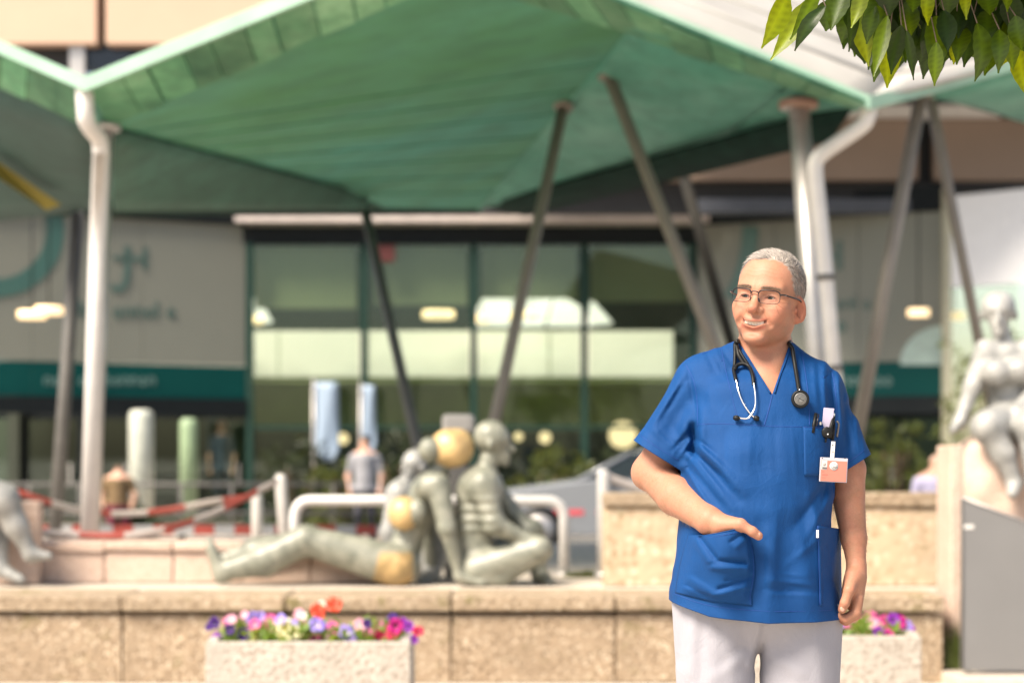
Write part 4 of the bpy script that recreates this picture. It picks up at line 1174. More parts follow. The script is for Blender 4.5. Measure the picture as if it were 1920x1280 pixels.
# ------------------------------------------------------------------ passers-by far behind
def far_person(label, px, Y, ztop, shirt, trousers, hair, face=(0, -1, 0), lean=0.0):
    x = P(px, 850, Y).x
    h = ztop
    r = empty('person', (x, Y, 0)); tag(r, label, 'person', 'people by the entrance')
    J = lambda dx, z, dy=0: Vector((x + dx + lean * z / h, Y + dy, z))
    hh = h * .065
    body = [(J(0, h * .50), J(0, h * .62), .15, .14), (J(0, h * .62), J(0, h * .78), .14, .16), (J(-.13, h * .80), J(.13, h * .80), .075, .075), (J(0, h * .82), J(0, h * .88), .055, .05),
            (J(-.08, h * .50), J(-.09, h * .28, -.05), .09, .065), (J(-.09, h * .28, -.05), J(-.09, h * .045, .04), .06, .04), (J(-.09, .035, .03), J(-.09, .03, -.14), .04, .03),
            (J(.08, h * .50), J(.09, h * .28, .05), .09, .065), (J(.09, h * .28, .05), J(.09, h * .045, .12), .06, .04), (J(.09, .035, .12), J(.09, .03, -.06), .04, .03),
            (J(-.19, h * .79), J(-.24, h * .62), .052, .042), (J(-.24, h * .62), J(-.20, h * .48, -.10), .04, .03), (J(-.20, h * .48, -.10), J(-.19, h * .44, -.13), .032, .02),
            (J(.19, h * .79), J(.24, h * .62), .052, .042), (J(.24, h * .62), J(.22, h * .48, -.08), .04, .03), (J(.22, h * .48, -.08), J(.21, h * .44, -.10), .032, .02)]
    def tint(V):
        z = V[:, 2] / h
        C = np.tile(np.array((.55, .32, .23)), (len(V), 1))
        ax = np.abs(V[:, 0] - x - lean * z)
        top = (z < .835) & (z > .50) & ((ax < .215) | (z > .66))
        leg = (z <= .50) & (ax < .19)
        C[top] = shirt; C[leg] = trousers; C[(z < .03)] = (.03, .03, .03)
        return C
    m = Mat('passer_by'); at = m.n('ShaderNodeVertexColor', layer_name='tint'); m.set(at.outputs[0], .7)
    hc = J(0, h - hh * 1.05)
    me = figure('body', '', body, (hc, hh, face, (0, 0, 1)), .022, Vector((x - .40, Y - .35, 0)), Vector((x + .40 + abs(lean), Y + .35, h + .03)), None, tint, k=.05)
    link('body', me, m.m, r, smooth=True)
    f = Vector(face)
    V, Q = surface(lambda p: np.maximum(s_ell(p, hc + Vector((0, 0, hh * .28)) - f * hh * .12, (hh * .86,) * 3), -((p - A(hc)) @ A((-f.x * .6, -f.y * .6, 1.0)) - hh * .1)), np.array(hc) - .2, np.array(hc) + .2, .015)
    link('hair', np_mesh('hair', V, Q), plain('hair', hair, .6), r, smooth=True)
far_person('passer-by with dark hair and grey shirt in front of the blue banners', 684, 29.0, 1.56, (.26, .26, .28), (.03, .03, .04), (.015, .012, .010), (-.8, -.6, 0))
far_person('passer-by in ochre top near the white column by the doors', 222, 29.5, 1.12, (.16, .10, .045), (.16, .02, .04), (.10, .06, .03), (.3, -.95, 0))
far_person('passer-by in lilac shirt just left of the stone pier', 1756, 20.0, 1.28, (.45, .42, .60), (.25, .25, .3), (.55, .36, .28), (-.3, -.95, 0))
far_person('passer-by in blue clothes in the right door opening of the left entrance', 416, 39.0, 2.0, (.02, .04, .07), (.01, .02, .04), (.30, .24, .2), (0, -1, 0))

# ------------------------------------------------------------------ columns, banners and shrubs at the entrance
def column(label, px, Y, y0, y1, w, mat):
    r = empty('column', P(px, 1000, Y)); r.location.z = 0; tag(r, label, 'column', 'white columns at the entrance')
    a = P(px, y0, Y)
    tube('shaft', [Vector((a.x, Y, 0.06)), Vector((a.x, Y, a.z - .10)), Vector((a.x, Y, a.z - .03)), a], [w, w, w * .9, w * .55], mat, r, n=20)
    tube('base', [Vector((a.x, Y, 0)), Vector((a.x, Y, .10))], w * 1.25, M_GALV, r, n=20)
column('thick white column standing in front of the left glass doors', 265, 32.5, 768, 1000, .20, plain('cream_white_column', (.46, .48, .42), .5))
column('thinner green-white column to the right of the thick white one', 354, 33.5, 784, 1000, .15, plain('pale_green_column', (.24, .33, .20), .5))
def banner(label, px, w, y0, y1, Y):
    r = empty('banner_flag', P(px, 1000, Y)); r.location.z = 0; tag(r, label, 'banner', 'pale blue banners')
    m = plain('pale_blue_banner_cloth', (.27, .35, .46), .7, var=.06)
    V, F = [], []
    for j in range(13):
        v = j / 12
        ww = w * (0.9 if v < .85 else .9 - (v - .85) * 3.5)
        y = y0 + (y1 - y0) * v
        for i in range(5):
            V.append(P(px + (i / 4 - .5) * ww + 3 * v, y, Y + .04 * math.sin(i * 1.6 + v * 4)))
    F = [(j * 5 + i, j * 5 + i + 1, j * 5 + i + 6, j * 5 + i + 5) for j in range(12) for i in range(4)]
    o = link('cloth', mesh_from('cloth', V, F), m, r, smooth=True); s = o.modifiers.new('t', 'SOLIDIFY'); s.thickness = .01
    x = P(px - w * .5, 850, Y).x
    tube('pole', [Vector((x, Y, 0)), Vector((x, Y, P(px, y0 - 6, Y).z))], .025, M_GALV, r, n=8)
    tube('base', [Vector((x, Y, 0)), Vector((x, Y, .06))], .22, M_GALVDARK, r, n=16)
banner('broad pale blue banner by the entrance glass', 612, 48, 716, 864, 34.6)
banner('narrow pale blue banner beside the broad one', 690, 28, 722, 850, 34.8)
M_SHRUB = leaf_green('shrub_leaf', (0.022, 0.036, 0.012), .2)
M_SHRUB2 = leaf_green('yellow_green_shrub_leaf', (0.075, 0.10, 0.022), .25)
def shrub(label, px, Y, w, h, n, mat, seed, z0=0.0):
    rr = random.Random(seed)
    x = P(px, 850, Y).x
    r = empty('shrub', (x, Y, z0)); tag(r, label, 'shrub', 'shrubs by the entrance')
    pts = []
    while len(pts) < n:
        q = Vector((rr.uniform(-1, 1), rr.uniform(-1, 1), rr.uniform(0, 1)))
        if q.x ** 2 + q.y ** 2 + (q.z * 1.0) ** 2 < 1 + .25 * math.sin(q.x * 9 + seed): pts.append(Vector((x + q.x * w, Y + q.y * w * .7, z0 + .05 + q.z * h)))
    c = leaf_cluster('foliage', pts, .14, mat, r, seed, 6)
    for k in range(5):
        a = rr.uniform(0, 6.28); tube('stem', [Vector((x, Y, z0)), Vector((x + math.cos(a) * w * .3, Y + math.sin(a) * w * .2, z0 + h * .7))], .02, plain('bark', (.08, .05, .03), .9), r, n=5)
for i, (px, Y, w, h, mt, lb) in enumerate(((560, 33.5, .9, 1.5, M_SHRUB, 'dark green shrub left of the broad blue banner'), (650, 32.8, .8, 1.3, M_SHRUB2, 'yellow-green shrub behind the dark haired passer-by'), (745, 33.2, 1.0, 1.6, M_SHRUB, 'dark green shrub right of the narrow blue banner'),
                                       (1040, 32.5, .9, 1.35, M_SHRUB2, 'yellow-green shrub behind the bonnet of the silver car'), (1180, 33.0, 1.1, 1.4, M_SHRUB, 'dark shrub behind the roof of the silver car'), (1680, 33.8, .8, 1.9, M_SHRUB2, 'light green shrub in front of the right glass door'),
                                       (1850, 31.5, 1.2, 3.4, M_SHRUB2, 'tall green shrub behind the large pale figure'), (250, 30.4, .35, .45, M_SHRUB, 'small low shrub at the foot of the white column'))):
    shrub(lb, px, Y, w, h, 150, mt, i + 31)
def grass_tuft(label, px, py, Y, n, seed, h=.12):
    rr = random.Random(seed)
    b = P(px, py, Y)
    V, F = [], []
    for _ in range(n):
        o = b + Vector((rr.gauss(0, .05), rr.uniform(-.03, .03), 0)); o.z = b.z
        t = o + Vector((rr.gauss(0, .05), rr.gauss(0, .03), h * rr.uniform(.5, 1.4)))
        k = len(V); V += [o + Vector((-.004, 0, 0)), o + Vector((.004, 0, 0)), t]; F.append((k, k + 1, k + 2))
    me = mesh_from('weeds', V, F); o = link('weeds', me, M_SHRUB2); tag(o, label, 'weeds', 'weeds', 'stuff')
grass_tuft('weeds growing at the foot of the stone pier', 1800, 1252, 11.98, 260, 3, .22)
grass_tuft('low grass beside the right leg of the hoop rail', 1095, 1086, 13.75, 320, 4, .06)

# ------------------------------------------------------------------ tree overhead: branch with single leaves in view, crown above
def build_tree():
    r = empty('tree', (3.0, 5.0, GROUND)); tag(r, 'tree with drooping pointed leaves hanging into the top right corner', 'tree')
    bark = plain('grey_bark', (.16, .12, .09), .9, var=.35, scale=12)
    tube('trunk', smooth_path([Vector((3.0, 5.0, GROUND)), Vector((2.96, 5.02, 1.2)), Vector((2.9, 5.0, 2.2)), Vector((2.7, 5.05, 3.0)), Vector((2.4, 5.1, 4.2))], 5), [.16 - .004 * i for i in range(21)], bark, r, n=12)
    m = Mat('leaf')
    at = m.n('ShaderNodeVertexColor', layer_name='tint')
    oi = m.n('ShaderNodeObjectInfo')
    nz = m.noise(30, 4, m.coord())
    col = m.mix(m.ramp(nz.outputs[0], [(0.35, (0, 0, 0, 1)), (0.7, (.45, .45, .45, 1))]), at.outputs[0], (.022, .045, .008, 1))
    m.set(col, .38)
    m.bump(nz.outputs[0], .15, .004)
    tl = m.n('ShaderNodeBsdfTranslucent')
    tc = m.mix(1.0, at.outputs[0], (3.2, 2.2, .25, 1), 'MULTIPLY')
    m.l(tc, tl.inputs[0])
    mx = m.n('ShaderNodeMixShader'); mx.inputs[0].default_value = .45
    m.l(m.b.outputs[0], mx.inputs[1]); m.l(tl.outputs[0], mx.inputs[2]); m.l(mx.outputs[0], m.out.inputs['Surface'])
    M_LEAF = m.m
    def leaf_geo(base, tip, width, face, curl, tone, n=16):
        """one ovate leaf with a drip tip, folded along the midrib"""
        ax = (tip - base); L = ax.length; ax.normalize()
        sd = ax.cross(face).normalized(); up = sd.cross(ax).normalized()
        V, F, C = [], [], []
        for i in range(n + 1):
            t = i / n
            w = width * (math.sin(math.pi * min(1, t ** 0.85)) ** 0.8) * (1 - .55 * t ** 3) if 0 < t < 1 else .002
            c = base + ax * (L * t) + up * (curl * L * math.sin(math.pi * t)) 
            fold = .28 * w
            wob = .05 * w * math.sin(i * 2.3)
            V += [c - sd * w + up * (fold + wob), c - sd * w * .5 + up * fold * .45, c, c + sd * w * .5 + up * fold * .45, c + sd * w + up * (fold - wob)]
            k_ = .80 if i % 2 else 1.08
            rag = 1 + .035 * math.sin(i * 2.1 + base.x * 90)
            V[-5] = c - sd * w * rag + up * (fold + wob); V[-1] = c + sd * w * (2 - rag) + up * (fold - wob)
            tv = tuple(x * k_ for x in tone); te = tuple(x * (1.0 if i % 2 else .86) for x in tone)
            C += [te, tv, tuple(x * 1.45 for x in tone), tv, te]
        for i in range(n):
            for k in range(4):
                q = i * 5 + k
                F.append((q, q + 1, q + 6, q + 5))
        return V, F, C
    rr = random.Random(9)
    # leaves one can tell apart: base pixel, tip pixel, half width px, distance, tone
    Y_, D_ = (.165, .255, .014), (.018, .046, .006)  # lit and shaded leaves get their light and shade from these tones
    M1, M2 = (.085, .160, .012), (.042, .092, .010)
    T = [((1478, -12), (1432, 82), 26, 4.62, Y_), ((1530, -6), (1456, 98), 25, 4.70, Y_), ((1535, -20), (1482, 74), 16, 4.66, M1), ((1548, 12), (1500, 82), 20, 4.60, D_), ((1562, 0), (1548, 60), 28, 4.74, M2), ((1580, -20), (1560, 50), 28, 4.64, M2), ((1600, -8), (1592, 90), 14, 4.72, D_), ((1622, -30), (1600, 40), 18, 4.58, Y_),
         ((1606, 20), (1626, 112), 24, 4.76, Y_), ((1640, 10), (1626, 78), 20, 4.66, M2), ((1648, -10), (1640, 60), 24, 4.70, M2), ((1664, 30), (1640, 134), 18, 4.62, M1), ((1668, 60), (1664, 147), 26, 4.72, Y_), ((1690, 48), (1674, 124), 22, 4.64, D_), ((1700, 58), (1711, 138), 16, 4.60, D_), ((1704, 0), (1708, 60), 20, 4.74, M2), ((1716, 40), (1720, 78), 12, 4.80, Y_),
         ((1744, -30), (1740, 42), 16, 4.58, Y_), ((1756, 30), (1750, 126), 30, 4.70, M2), ((1756, 80), (1752, 160), 16, 4.62, M1), ((1790, 70), (1788, 118), 18, 4.80, Y_), ((1770, 20), (1776, 90), 26, 4.66, D_), ((1812, -20), (1812, 28), 14, 4.60, Y_), ((1832, 44), (1828, 136), 28, 4.64, M2), ((1850, 20), (1846, 86), 26, 4.72, D_), ((1852, 70), (1850, 106), 14, 4.84, Y_), ((1874, 56), (1872, 124), 22, 4.62, M2), ((1896, 60), (1900, 132), 18, 4.70, M1),
         ((1906, 90), (1922, 166), 22, 4.78, Y_), ((1904, 30), (1916, 96), 24, 4.62, M2), ((1930, 20), (1936, 130), 26, 4.68, D_), ((1660, -30), (1668, 24), 26, 4.60, D_), ((1690, -20), (1686, 44), 26, 4.78, D_), ((1726, 10), (1722, 70), 24, 4.82, D_), ((1790, 0), (1796, 64), 26, 4.78, D_), ((1824, 0), (1820, 60), 26, 4.80, D_), ((1870, 0), (1874, 58), 26, 4.76, D_), ((1900, -10), (1896, 50), 26, 4.72, D_),
         ((1780, -30), (1776, 30), 24, 4.66, M2), ((1850, -30), (1856, 24), 24, 4.62, M2), ((1880, -30), (1888, 20), 20, 4.64, M1), ((1930, -30), (1926, 40), 24, 4.60, M2), ((1716, -34), (1712, 16), 22, 4.62, M2), ((1634, -40), (1622, 20), 24, 4.66, M2), ((1610, 40), (1604, 66), 10, 4.80, M1), ((1738, 40), (1730, 100), 22, 4.78, D_), ((1808, 60), (1806, 104), 20, 4.82, M2), ((1644, 44), (1636, 92), 20, 4.80, M2), ((1684, 20), (1690, 84), 24, 4.84, D_), ((1890, 86), (1880, 118), 14, 4.84, Y_)]
    for k in range(150):
        px = rr.uniform(1580, 1950); y0 = rr.uniform(-70, 58) - max(0, 1660 - px) * .5
        T.append(((px, y0), (px + rr.uniform(-22, 10), y0 + rr.uniform(58, 95)), rr.uniform(20, 30), rr.uniform(4.78, 5.05), rr.choice((D_, D_, M2))))
    # branch twigs the leaves hang from
    bpts = [Vector((2.72, 5.05, 2.95)), P(2080, -150, 4.9), P(1940, -90, 4.75), P(1800, -60, 4.70), P(1660, -54, 4.68), P(1540, -50, 4.66), P(1480, -48, 4.65)]
    sp = smooth_path(bpts, 6)
    tube('branch', sp, [.045 - .0009 * i for i in range(len(sp))], bark, r, n=8)
    bt = [P(p, -56, 4.68) for p in range(1480, 1960, 40)]
    for bpx, tpx, w, Y, tone in T:
        base, tip = P(*bpx, Y), P(*tpx, Y + rr.uniform(-.05, .05))
        face = Vector((rr.uniform(-.5, .5), -1, rr.uniform(-.2, .5))).normalized()
        u = Y / FPX
        tip = tip + (tip - base) * rr.uniform(-.02, .22)
        w *= rr.uniform(.82, 1.12)
        V, F, C = leaf_geo(base, tip, w * u * .92, face, rr.uniform(-.16, .20), tone)
        me = mesh_from('leaf', V, F); set_colors(me, np.array(C))
        o = link('leaf', me, M_LEAF, r, smooth=True)
        near = min(sp, key=lambda q: (q - base).length)
        tube('leaf_stalk', smooth_path([near, (near + base) / 2 + Vector((0, 0, -.004)), base], 3), .0016, bark, o, n=5)
    # crown above the frame, one mass of leaves; near half added to shade the hanging leaves
    V, F, C = [], [], []
    N = 2600
    k = 0
    while k < N:
        x, y, z = rr.uniform(.5, 4.7), rr.uniform(3.2, 7.2), rr.uniform(2.2, 5.2)
        e = ((x - 2.6) / 1.9) ** 2 + ((y - 5.2) / 1.8) ** 2 + ((z - 3.5) / 1.6) ** 2
        if k % 2 == 0 and e > 1 + .2 * math.sin(x * 5) * math.sin(y * 4): continue
        topz = CAMH + HORIZON / FPX * y + .10
        if k % 2: x, y, z = rr.gauss(1.05, .36), rr.gauss(4.5, .35), rr.uniform(2.6, 3.3)
        if k % 2 and x < .25 - (z - 2.6) * .3: continue
        if k % 2: topz += .17
        if z - .16 < topz: continue
        base = Vector((x, y, z))
        d = Vector((rr.gauss(0, .6), rr.gauss(0, .6), -1 + rr.gauss(0, .4))).normalized()
        sd = d.cross(Vector((rr.gauss(0, 1), rr.gauss(0, 1), rr.gauss(0, .5)))).normalized()
        L, w = .17 * rr.uniform(.8, 1.2), .055 * rr.uniform(.8, 1.2)
        q = len(V)
        V += [base, base + d * L * .4 + sd * w, base + d * L, base + d * L * .4 - sd * w]
        F.append((q, q + 1, q + 2, q + 3))
        tone = rr.choice((D_, M1, M2, M2)); C += [tone] * 4
        k += 1
    me = mesh_from('crown', V, F); set_colors(me, np.array(C))
    o = link('crown', me, M_LEAF, r); o['kind'] = 'stuff'
    for tgt in ((1.4, 4.6, 3.6), (1.6, 6.0, 3.8), (2.0, 4.0, 3.5), (3.4, 6.2, 4.2), (3.6, 4.4, 4.4)):
        a = Vector((2.55, 5.08, 3.6)); b = Vector(tgt)
        pp = smooth_path([a, a.lerp(b, .5) + Vector((0, 0, .25)), b], 6)
        tube('branch', pp, [.07 - .0045 * i for i in range(len(pp))], bark, r, n=8)
build_tree()
# ------------------------------------------------------------------ the doctor
U = MAN_Y / FPX                                     # metres per frame pixel at the man's distance
def MP(px, py, dy=0.0): return P(px, py, MAN_Y + dy)

# --- materials
def skin_material():
    m = Mat('skin')
    at = m.n('ShaderNodeVertexColor', layer_name='tint')
    n1 = m.noise(38, 8, m.coord(), 0.7)
    col = m.mix(m.ramp(n1.outputs[0], [(0.35, (0, 0, 0, 1)), (0.75, (0.55, 0.55, 0.55, 1))]), at.outputs[0], (0.42, 0.15, 0.09, 1))
    n2 = m.noise(330, 3, m.coord())
    v = m.n('ShaderNodeTexVoronoi', Scale=420.0); m.l(m.coord(), v.inputs['Vector'])
    hsum = m.n('ShaderNodeMath', operation='ADD'); m.l(n2.outputs[0], hsum.inputs[0]); m.l(v.outputs[0], hsum.inputs[1])
    m.bump(hsum.outputs[0], 0.07, 0.002)
    m.set(col, 0.56)
    m.b.inputs['Subsurface Weight'].default_value = 0.06
    m.b.inputs['Subsurface Radius'].default_value = (1.0, 0.35, 0.2)
    m.b.inputs['Subsurface Scale'].default_value = 0.0045
    m.b.inputs['Specular IOR Level'].default_value = 0.30
    return m.m
def cloth_material(name, c, c2, rough=0.62, weave=900, sheen=0.25):
    m = Mat(name)
    co = m.coord()
    n1 = m.noise(9, 4, co)
    col = m.ramp(n1.outputs[0], [(0.3, c), (0.75, c2)])
    w1 = m.noise(700, 2, co)
    n2 = m.noise(26, 5, m.coord(scale=(1, 1, 0.45)), dist=0.8)
    add = m.n('ShaderNodeMath', operation='MULTIPLY_ADD'); m.l(n2.outputs[0], add.inputs[0]); add.inputs[1].default_value = 2.6
    m.l(w1.outputs[0], add.inputs[2])
    n3 = m.noise(5.5, 2, m.coord(scale=(1.2, 1, 0.8)), 0.5, 1.6)
    sb = m.n('ShaderNodeMath', operation='SUBTRACT'); m.l(n3.outputs[0], sb.inputs[0]); sb.inputs[1].default_value = 0.5
    ab = m.n('ShaderNodeMath', operation='ABSOLUTE'); m.l(sb.outputs[0], ab.inputs[0])
    cr = m.ramp(ab.outputs[0], [(0.0, (1, 1, 1, 1)), (0.035, (0, 0, 0, 1))])
    ad2 = m.n('ShaderNodeMath', operation='MULTIPLY_ADD'); m.l(cr, ad2.inputs[0]); ad2.inputs[1].default_value = 0.25; m.l(add.outputs[0], ad2.inputs[2])
    m.bump(ad2.outputs[0], 0.34, 0.005)
    m.set(col, rough, Specular_IOR_Level=0.22)
    m.b.inputs['Sheen Weight'].default_value = sheen
    m.b.inputs['Sheen Roughness'].default_value = 0.4
    return m.m
M_SKIN = skin_material()
M_SCRUB = cloth_material('blue_scrub_cotton', (0.0005, 0.041, 0.158, 1), (0.0008, 0.052, 0.196, 1), 0.66, sheen=0.0)
M_SEAM = plain('blue_stitching', (0.0028, 0.042, 0.22), 0.7)
M_TROUSER = cloth_material('white_cotton_twill', (0.315, 0.31, 0.35, 1), (0.345, 0.34, 0.38, 1), 0.8, sheen=0.1)
M_HAIR = plain('grey_hair', (0.48, 0.44, 0.41), 0.5, var=0.55, scale=160)
M_BROW = plain('brown_grey_brow_hair', (0.17, 0.115, 0.08), 0.6, var=0.4, scale=200)
M_RIM = plain('dark_gunmetal_frame', (0.010, 0.009, 0.012), 0.35, 0.2)
M_SHOE = plain('white_leather', (0.62, 0.62, 0.62), 0.5)

# --- head frame: x to his left, y forward, z up
HEAD = np.array(MP(1444.5, 562.0, 0.0))
_yaw, _roll, _pitch = R(27.5), R(6.5), R(2.0)
_ef = Vector((-math.sin(_yaw), -math.cos(_yaw), 0)); _ex = Vector((math.cos(_yaw), -math.sin(_yaw), 0)); _ez = Vector((0, 0, 1))
_rm = Matrix.Rotation(-_pitch, 3, _ex) if (Matrix.Rotation(-_pitch, 3, _ex) @ _ef).z > 0 else Matrix.Rotation(_pitch, 3, _ex)
_ef, _ez = _rm @ _ef, _rm @ _ez
_rr = Matrix.Rotation(_roll, 3, _ef)
if (_rr @ _ex).z > 0: _rr = Matrix.Rotation(-_roll, 3, _ef)
_ex, _ez = _rr @ _ex, _rr @ _ez
HB = np.array([_ex, _ef, _ez], dtype=np.float32)     # rows: local axes in the world
def to_head(p): return (p - HEAD.astype(np.float32)) @ HB.T
def from_head(q): return np.asarray(q) @ HB + HEAD
def hv(x, y, z): return Vector(from_head((x, y, z)))

def head_sdf(q):
    s = q.copy(); s[:, 0] = np.abs(s[:, 0])
    d = s_ell(q, (0, -0.011, 0.034), (0.0735, 0.093, 0.079))
    d = smin(d, s_ell(q, (0, 0.030, 0.038), (0.060, 0.060, 0.060)), 0.03)
    d = smin(d, s_ell(q, (0, 0.022, -0.022), (0.064, 0.070, 0.088)), 0.03)
    d = smin(d, s_ell(q, (0, 0.026, -0.070), (0.052, 0.062, 0.036)), 0.03)
    d = smin(d, s_ell(s, (0.0380, 0.008, -0.050), (0.025, 0.040, 0.030)), 0.022)
    d = smin(d, s_ell(q, (0, 0.076, -0.098), (0.026, 0.022, 0.018)), 0.02)
    d = smin(d, s_ell(s, (0.046, 0.060, -0.026), (0.022, 0.024, 0.019)), 0.022)
    d = smin(d, s_ell(s, (0.037, 0.071, -0.046), (0.017, 0.016, 0.016)), 0.022)
    d = smin(d, s_cone(s, (0.010, 0.089, 0.018), (0.045, 0.071, 0.021), 0.0095, 0.009), 0.016)
    # eye sockets and lids
    d = smax(d, -s_ell(s, (0.0315, 0.099, -0.001), (0.019, 0.017, 0.0125)), 0.014)
    d = smin(d, s_ell(s, (0.0315, 0.0715, -0.002), (0.0165, 0.0150, 0.0135)), 0.006)
    d = smin(d, s_cone(s, (0.018, 0.083, -0.0155), (0.040, 0.076, -0.0145), 0.0045, 0.004), 0.012)   # bags
    zz = q[:, 2] + 14 * (s[:, 0] - 0.0315) ** 2
    e = q.copy(); e[:, 0] = s[:, 0]; e[:, 2] = zz
    d = smax(d, -s_ell(e, (0.0315, 0.090, -0.0022), (0.0148, 0.011, 0.0038)), 0.0014)
    # nose
    d = smin(d, s_cone(q, (0, 0.084, 0.012), (0, 0.1075, -0.0290), 0.0098, 0.0105), 0.013)
    d = smin(d, s_ell(q, (0, 0.1085, -0.0310), (0.0122, 0.0115, 0.0100)), 0.008)
    d = smin(d, s_ell(s, (0.0148, 0.0965, -0.0340), (0.0090, 0.0115, 0.0085)), 0.005)
    d = smax(d, -s_ell(s, (0.0075, 0.1010, -0.0425), (0.0048, 0.0065, 0.0042)), 0.003)
    # smile: mouth mound, lips, slot
    m = q.copy(); m[:, 0] = s[:, 0]; m[:, 2] = q[:, 2] - 6.5 * q[:, 0] ** 2
    m[:, 1] = q[:, 1] + 9.0 * q[:, 0] ** 2
    d = smin(d, s_ell(q, (0, 0.068, -0.062), (0.042, 0.025, 0.024)), 0.02)
    d = smin(d, s_cone(m, (0.0, 0.0935, -0.0585), (0.0290, 0.0950, -0.0630), 0.0052, 0.0026), 0.008)
    d = smin(d, s_cone(m, (0.0, 0.0925, -0.0772), (0.0285, 0.0950, -0.0664), 0.0062, 0.0026), 0.008)
    m2 = m.copy(); m2[:, 2] = q[:, 2] - 8.5 * q[:, 0] ** 2
    d = smax(d, -s_ell(m2, (0, 0.100, -0.0660), (0.0290, 0.0150, 0.0046)), 0.0022)
    d = smin(d, s_ell(m, (0, 0.0790, -0.0622), (0.0240, 0.0105, 0.0058)), 0.0008)                  # teeth row
    d = smax(d, -s_cone(s, (0.0190, 0.1035, -0.034), (0.0400, 0.0875, -0.066), 0.0045, 0.0045), 0.011)  # laugh lines
    d = smax(d, -s_ell(q, (0, 0.1000, -0.0840), (0.020, 0.010, 0.006)), 0.016)
    # ears
    er = (np.array(Matrix.Rotation(R(38), 3, 'Z') @ Matrix.Rotation(R(-12), 3, 'X'), dtype=np.float32))
    ear = s_ell(s, (0.0765, 0.002, -0.018), (0.0056, 0.0180, 0.0310), er)
    ear = smin(ear, s_ell(s, (0.0720, 0.008, -0.043), (0.0050, 0.0085, 0.0100), er), 0.008)
    ear = smax(ear, -s_ell(s, (0.0790, 0.0070, -0.017), (0.0064, 0.0105, 0.0215), er), 0.002)
    d = smin(d, ear, 0.006)
    d = smin(d, s_ell(s, (0.0720, 0.017, -0.022), (0.0050, 0.0045, 0.0070)), 0.004)
    return d

# --- torso outline (frame rows): left edge, right edge, front depth, back depth, centre offset
_rows = np.array([
    (700, 1306, 1550, .120, .105, .020), (720, 1296, 1562, .128, .110, .018), (760, 1294, 1566, .135, .113, .012), (800, 1293, 1568, .142, .115, .006),
    (850, 1286, 1566, .150, .117, .0), (900, 1278, 1561, .158, .118, .0), (950, 1275, 1556, .164, .120, .0), (1000, 1273, 1556, .166, .122, .0),
    (1050, 1268, 1561, .164, .125, .0), (1100, 1261, 1569, .160, .130, .0), (1150, 1255, 1577, .158, .134, .0), (1200, 1251, 1583, .157, .136, .0)], float)
_rz = (CAMH + (HORIZON - _rows[:, 0]) * U)[::-1]
_tab = [((_rows[:, k] - 960) * U)[::-1] for k in (1, 2)] + [_rows[:, k][::-1] for k in (3, 4, 5)]
def loft_sdf(p):
    z = p[:, 2]
    L, Rr, fr, bk, yc = [np.interp(z, _rz, t) for t in _tab]
    cx, a = (L + Rr) / 2, (Rr - L) / 2
    x = (p[:, 0] - cx) / a
    y = p[:, 1] - (MAN_Y + yc)
    b = np.where(y < 0, fr, bk)
    e = 2.35
    k = (np.abs(x) ** e + np.abs(y / b) ** e) ** (1 / e)
    d = (k - 1) * np.minimum(a, b) * 0.92
    top = (z - _rz[-1])
    return smax(d, top * 0.9, 0.05)
def torso_sdf(p):
    d = loft_sdf(p)
    d = smin(d, s_cone(p, MP(1406, 688, .022), MP(1318, 711, .028), .060, .054), .05)
    d = smin(d, s_cone(p, MP(1402, 679, .026), MP(1350, 700, .028), .053, .050), .03)
    d = smin(d, s_cone(p, MP(1459, 687, .026), MP(1505, 716, .028), .053, .048), .03)
    d = smin(d, s_cone(p, MP(1460, 692, .022), MP(1526, 732, .028), .060, .050), .05)
    return d
def seg_dist(px, py, a, b):
    ax, ay = a; bx, by = b
    vx, vy = bx - ax, by - ay
    t = np.clip(((px - ax) * vx + (py - ay) * vy) / (vx * vx + vy * vy), 0, 1)
    return np.hypot(px - ax - t * vx, py - ay - t * vy), t
# folds on the front of the shirt: (from, to, width in frame px, height in mm, taper)
FOLDS = [((1296, 842), (1385, 938), 9, -7.0), ((1304, 832), (1396, 922), 9, 4.5), ((1292, 868), (1362, 962), 9, -5.0), ((1292, 852), (1372, 950), 8, 3.0),
         ((1285, 885), (1332, 985), 9, -4.0), ((1284, 872), (1345, 975), 8, 2.5), ((1300, 800), (1304, 850), 8, -12.0), ((1316, 770), (1312, 850), 12, 6.0),
         ((1290, 690), (1310, 800), 5, -3.0), ((1278, 700), (1216, 806), 14, 6.0), ((1300, 742), (1236, 836), 16, -6.0), ((1294, 770), (1262, 850), 12, 5.0),
         ((1250, 790), (1288, 838), 12, -4.0), ((1545, 680), (1552, 800), 7, 3.5), ((1558, 690), (1566, 810), 7, -4.0), ((1572, 700), (1582, 830), 7, 4.0), ((1590, 760), (1598, 880), 8, -4.5),
         ((1606, 770), (1618, 860), 8, 3.5), ((1562, 900), (1470, 1010), 15, -3.0), ((1560, 930), (1500, 1040), 12, 3.0), ((1498, 940), (1540, 1110), 12, -3.0), ((1516, 930), (1556, 1050), 8, 2.5),
         ((1440, 1090), (1525, 1100), 9, 2.0), ((1436, 1108), (1530, 1114), 8, -2.0), ((1340, 652), (1362, 690), 5, 2.0), ((1352, 650), (1378, 690), 5, -2.0), ((1326, 660), (1342, 700), 6, -2.0),
         ((1478, 900), (1468, 1140), 26, -4.0), ((1428, 980), (1420, 1140), 14, -4.0), ((1440, 1000), (1448, 1140), 16, 3.5), ((1388, 812), (1380, 900), 22, 1.8), ((1430, 815), (1428, 920), 18, -2.0), ((1468, 812), (1478, 910), 16, 2.0)]
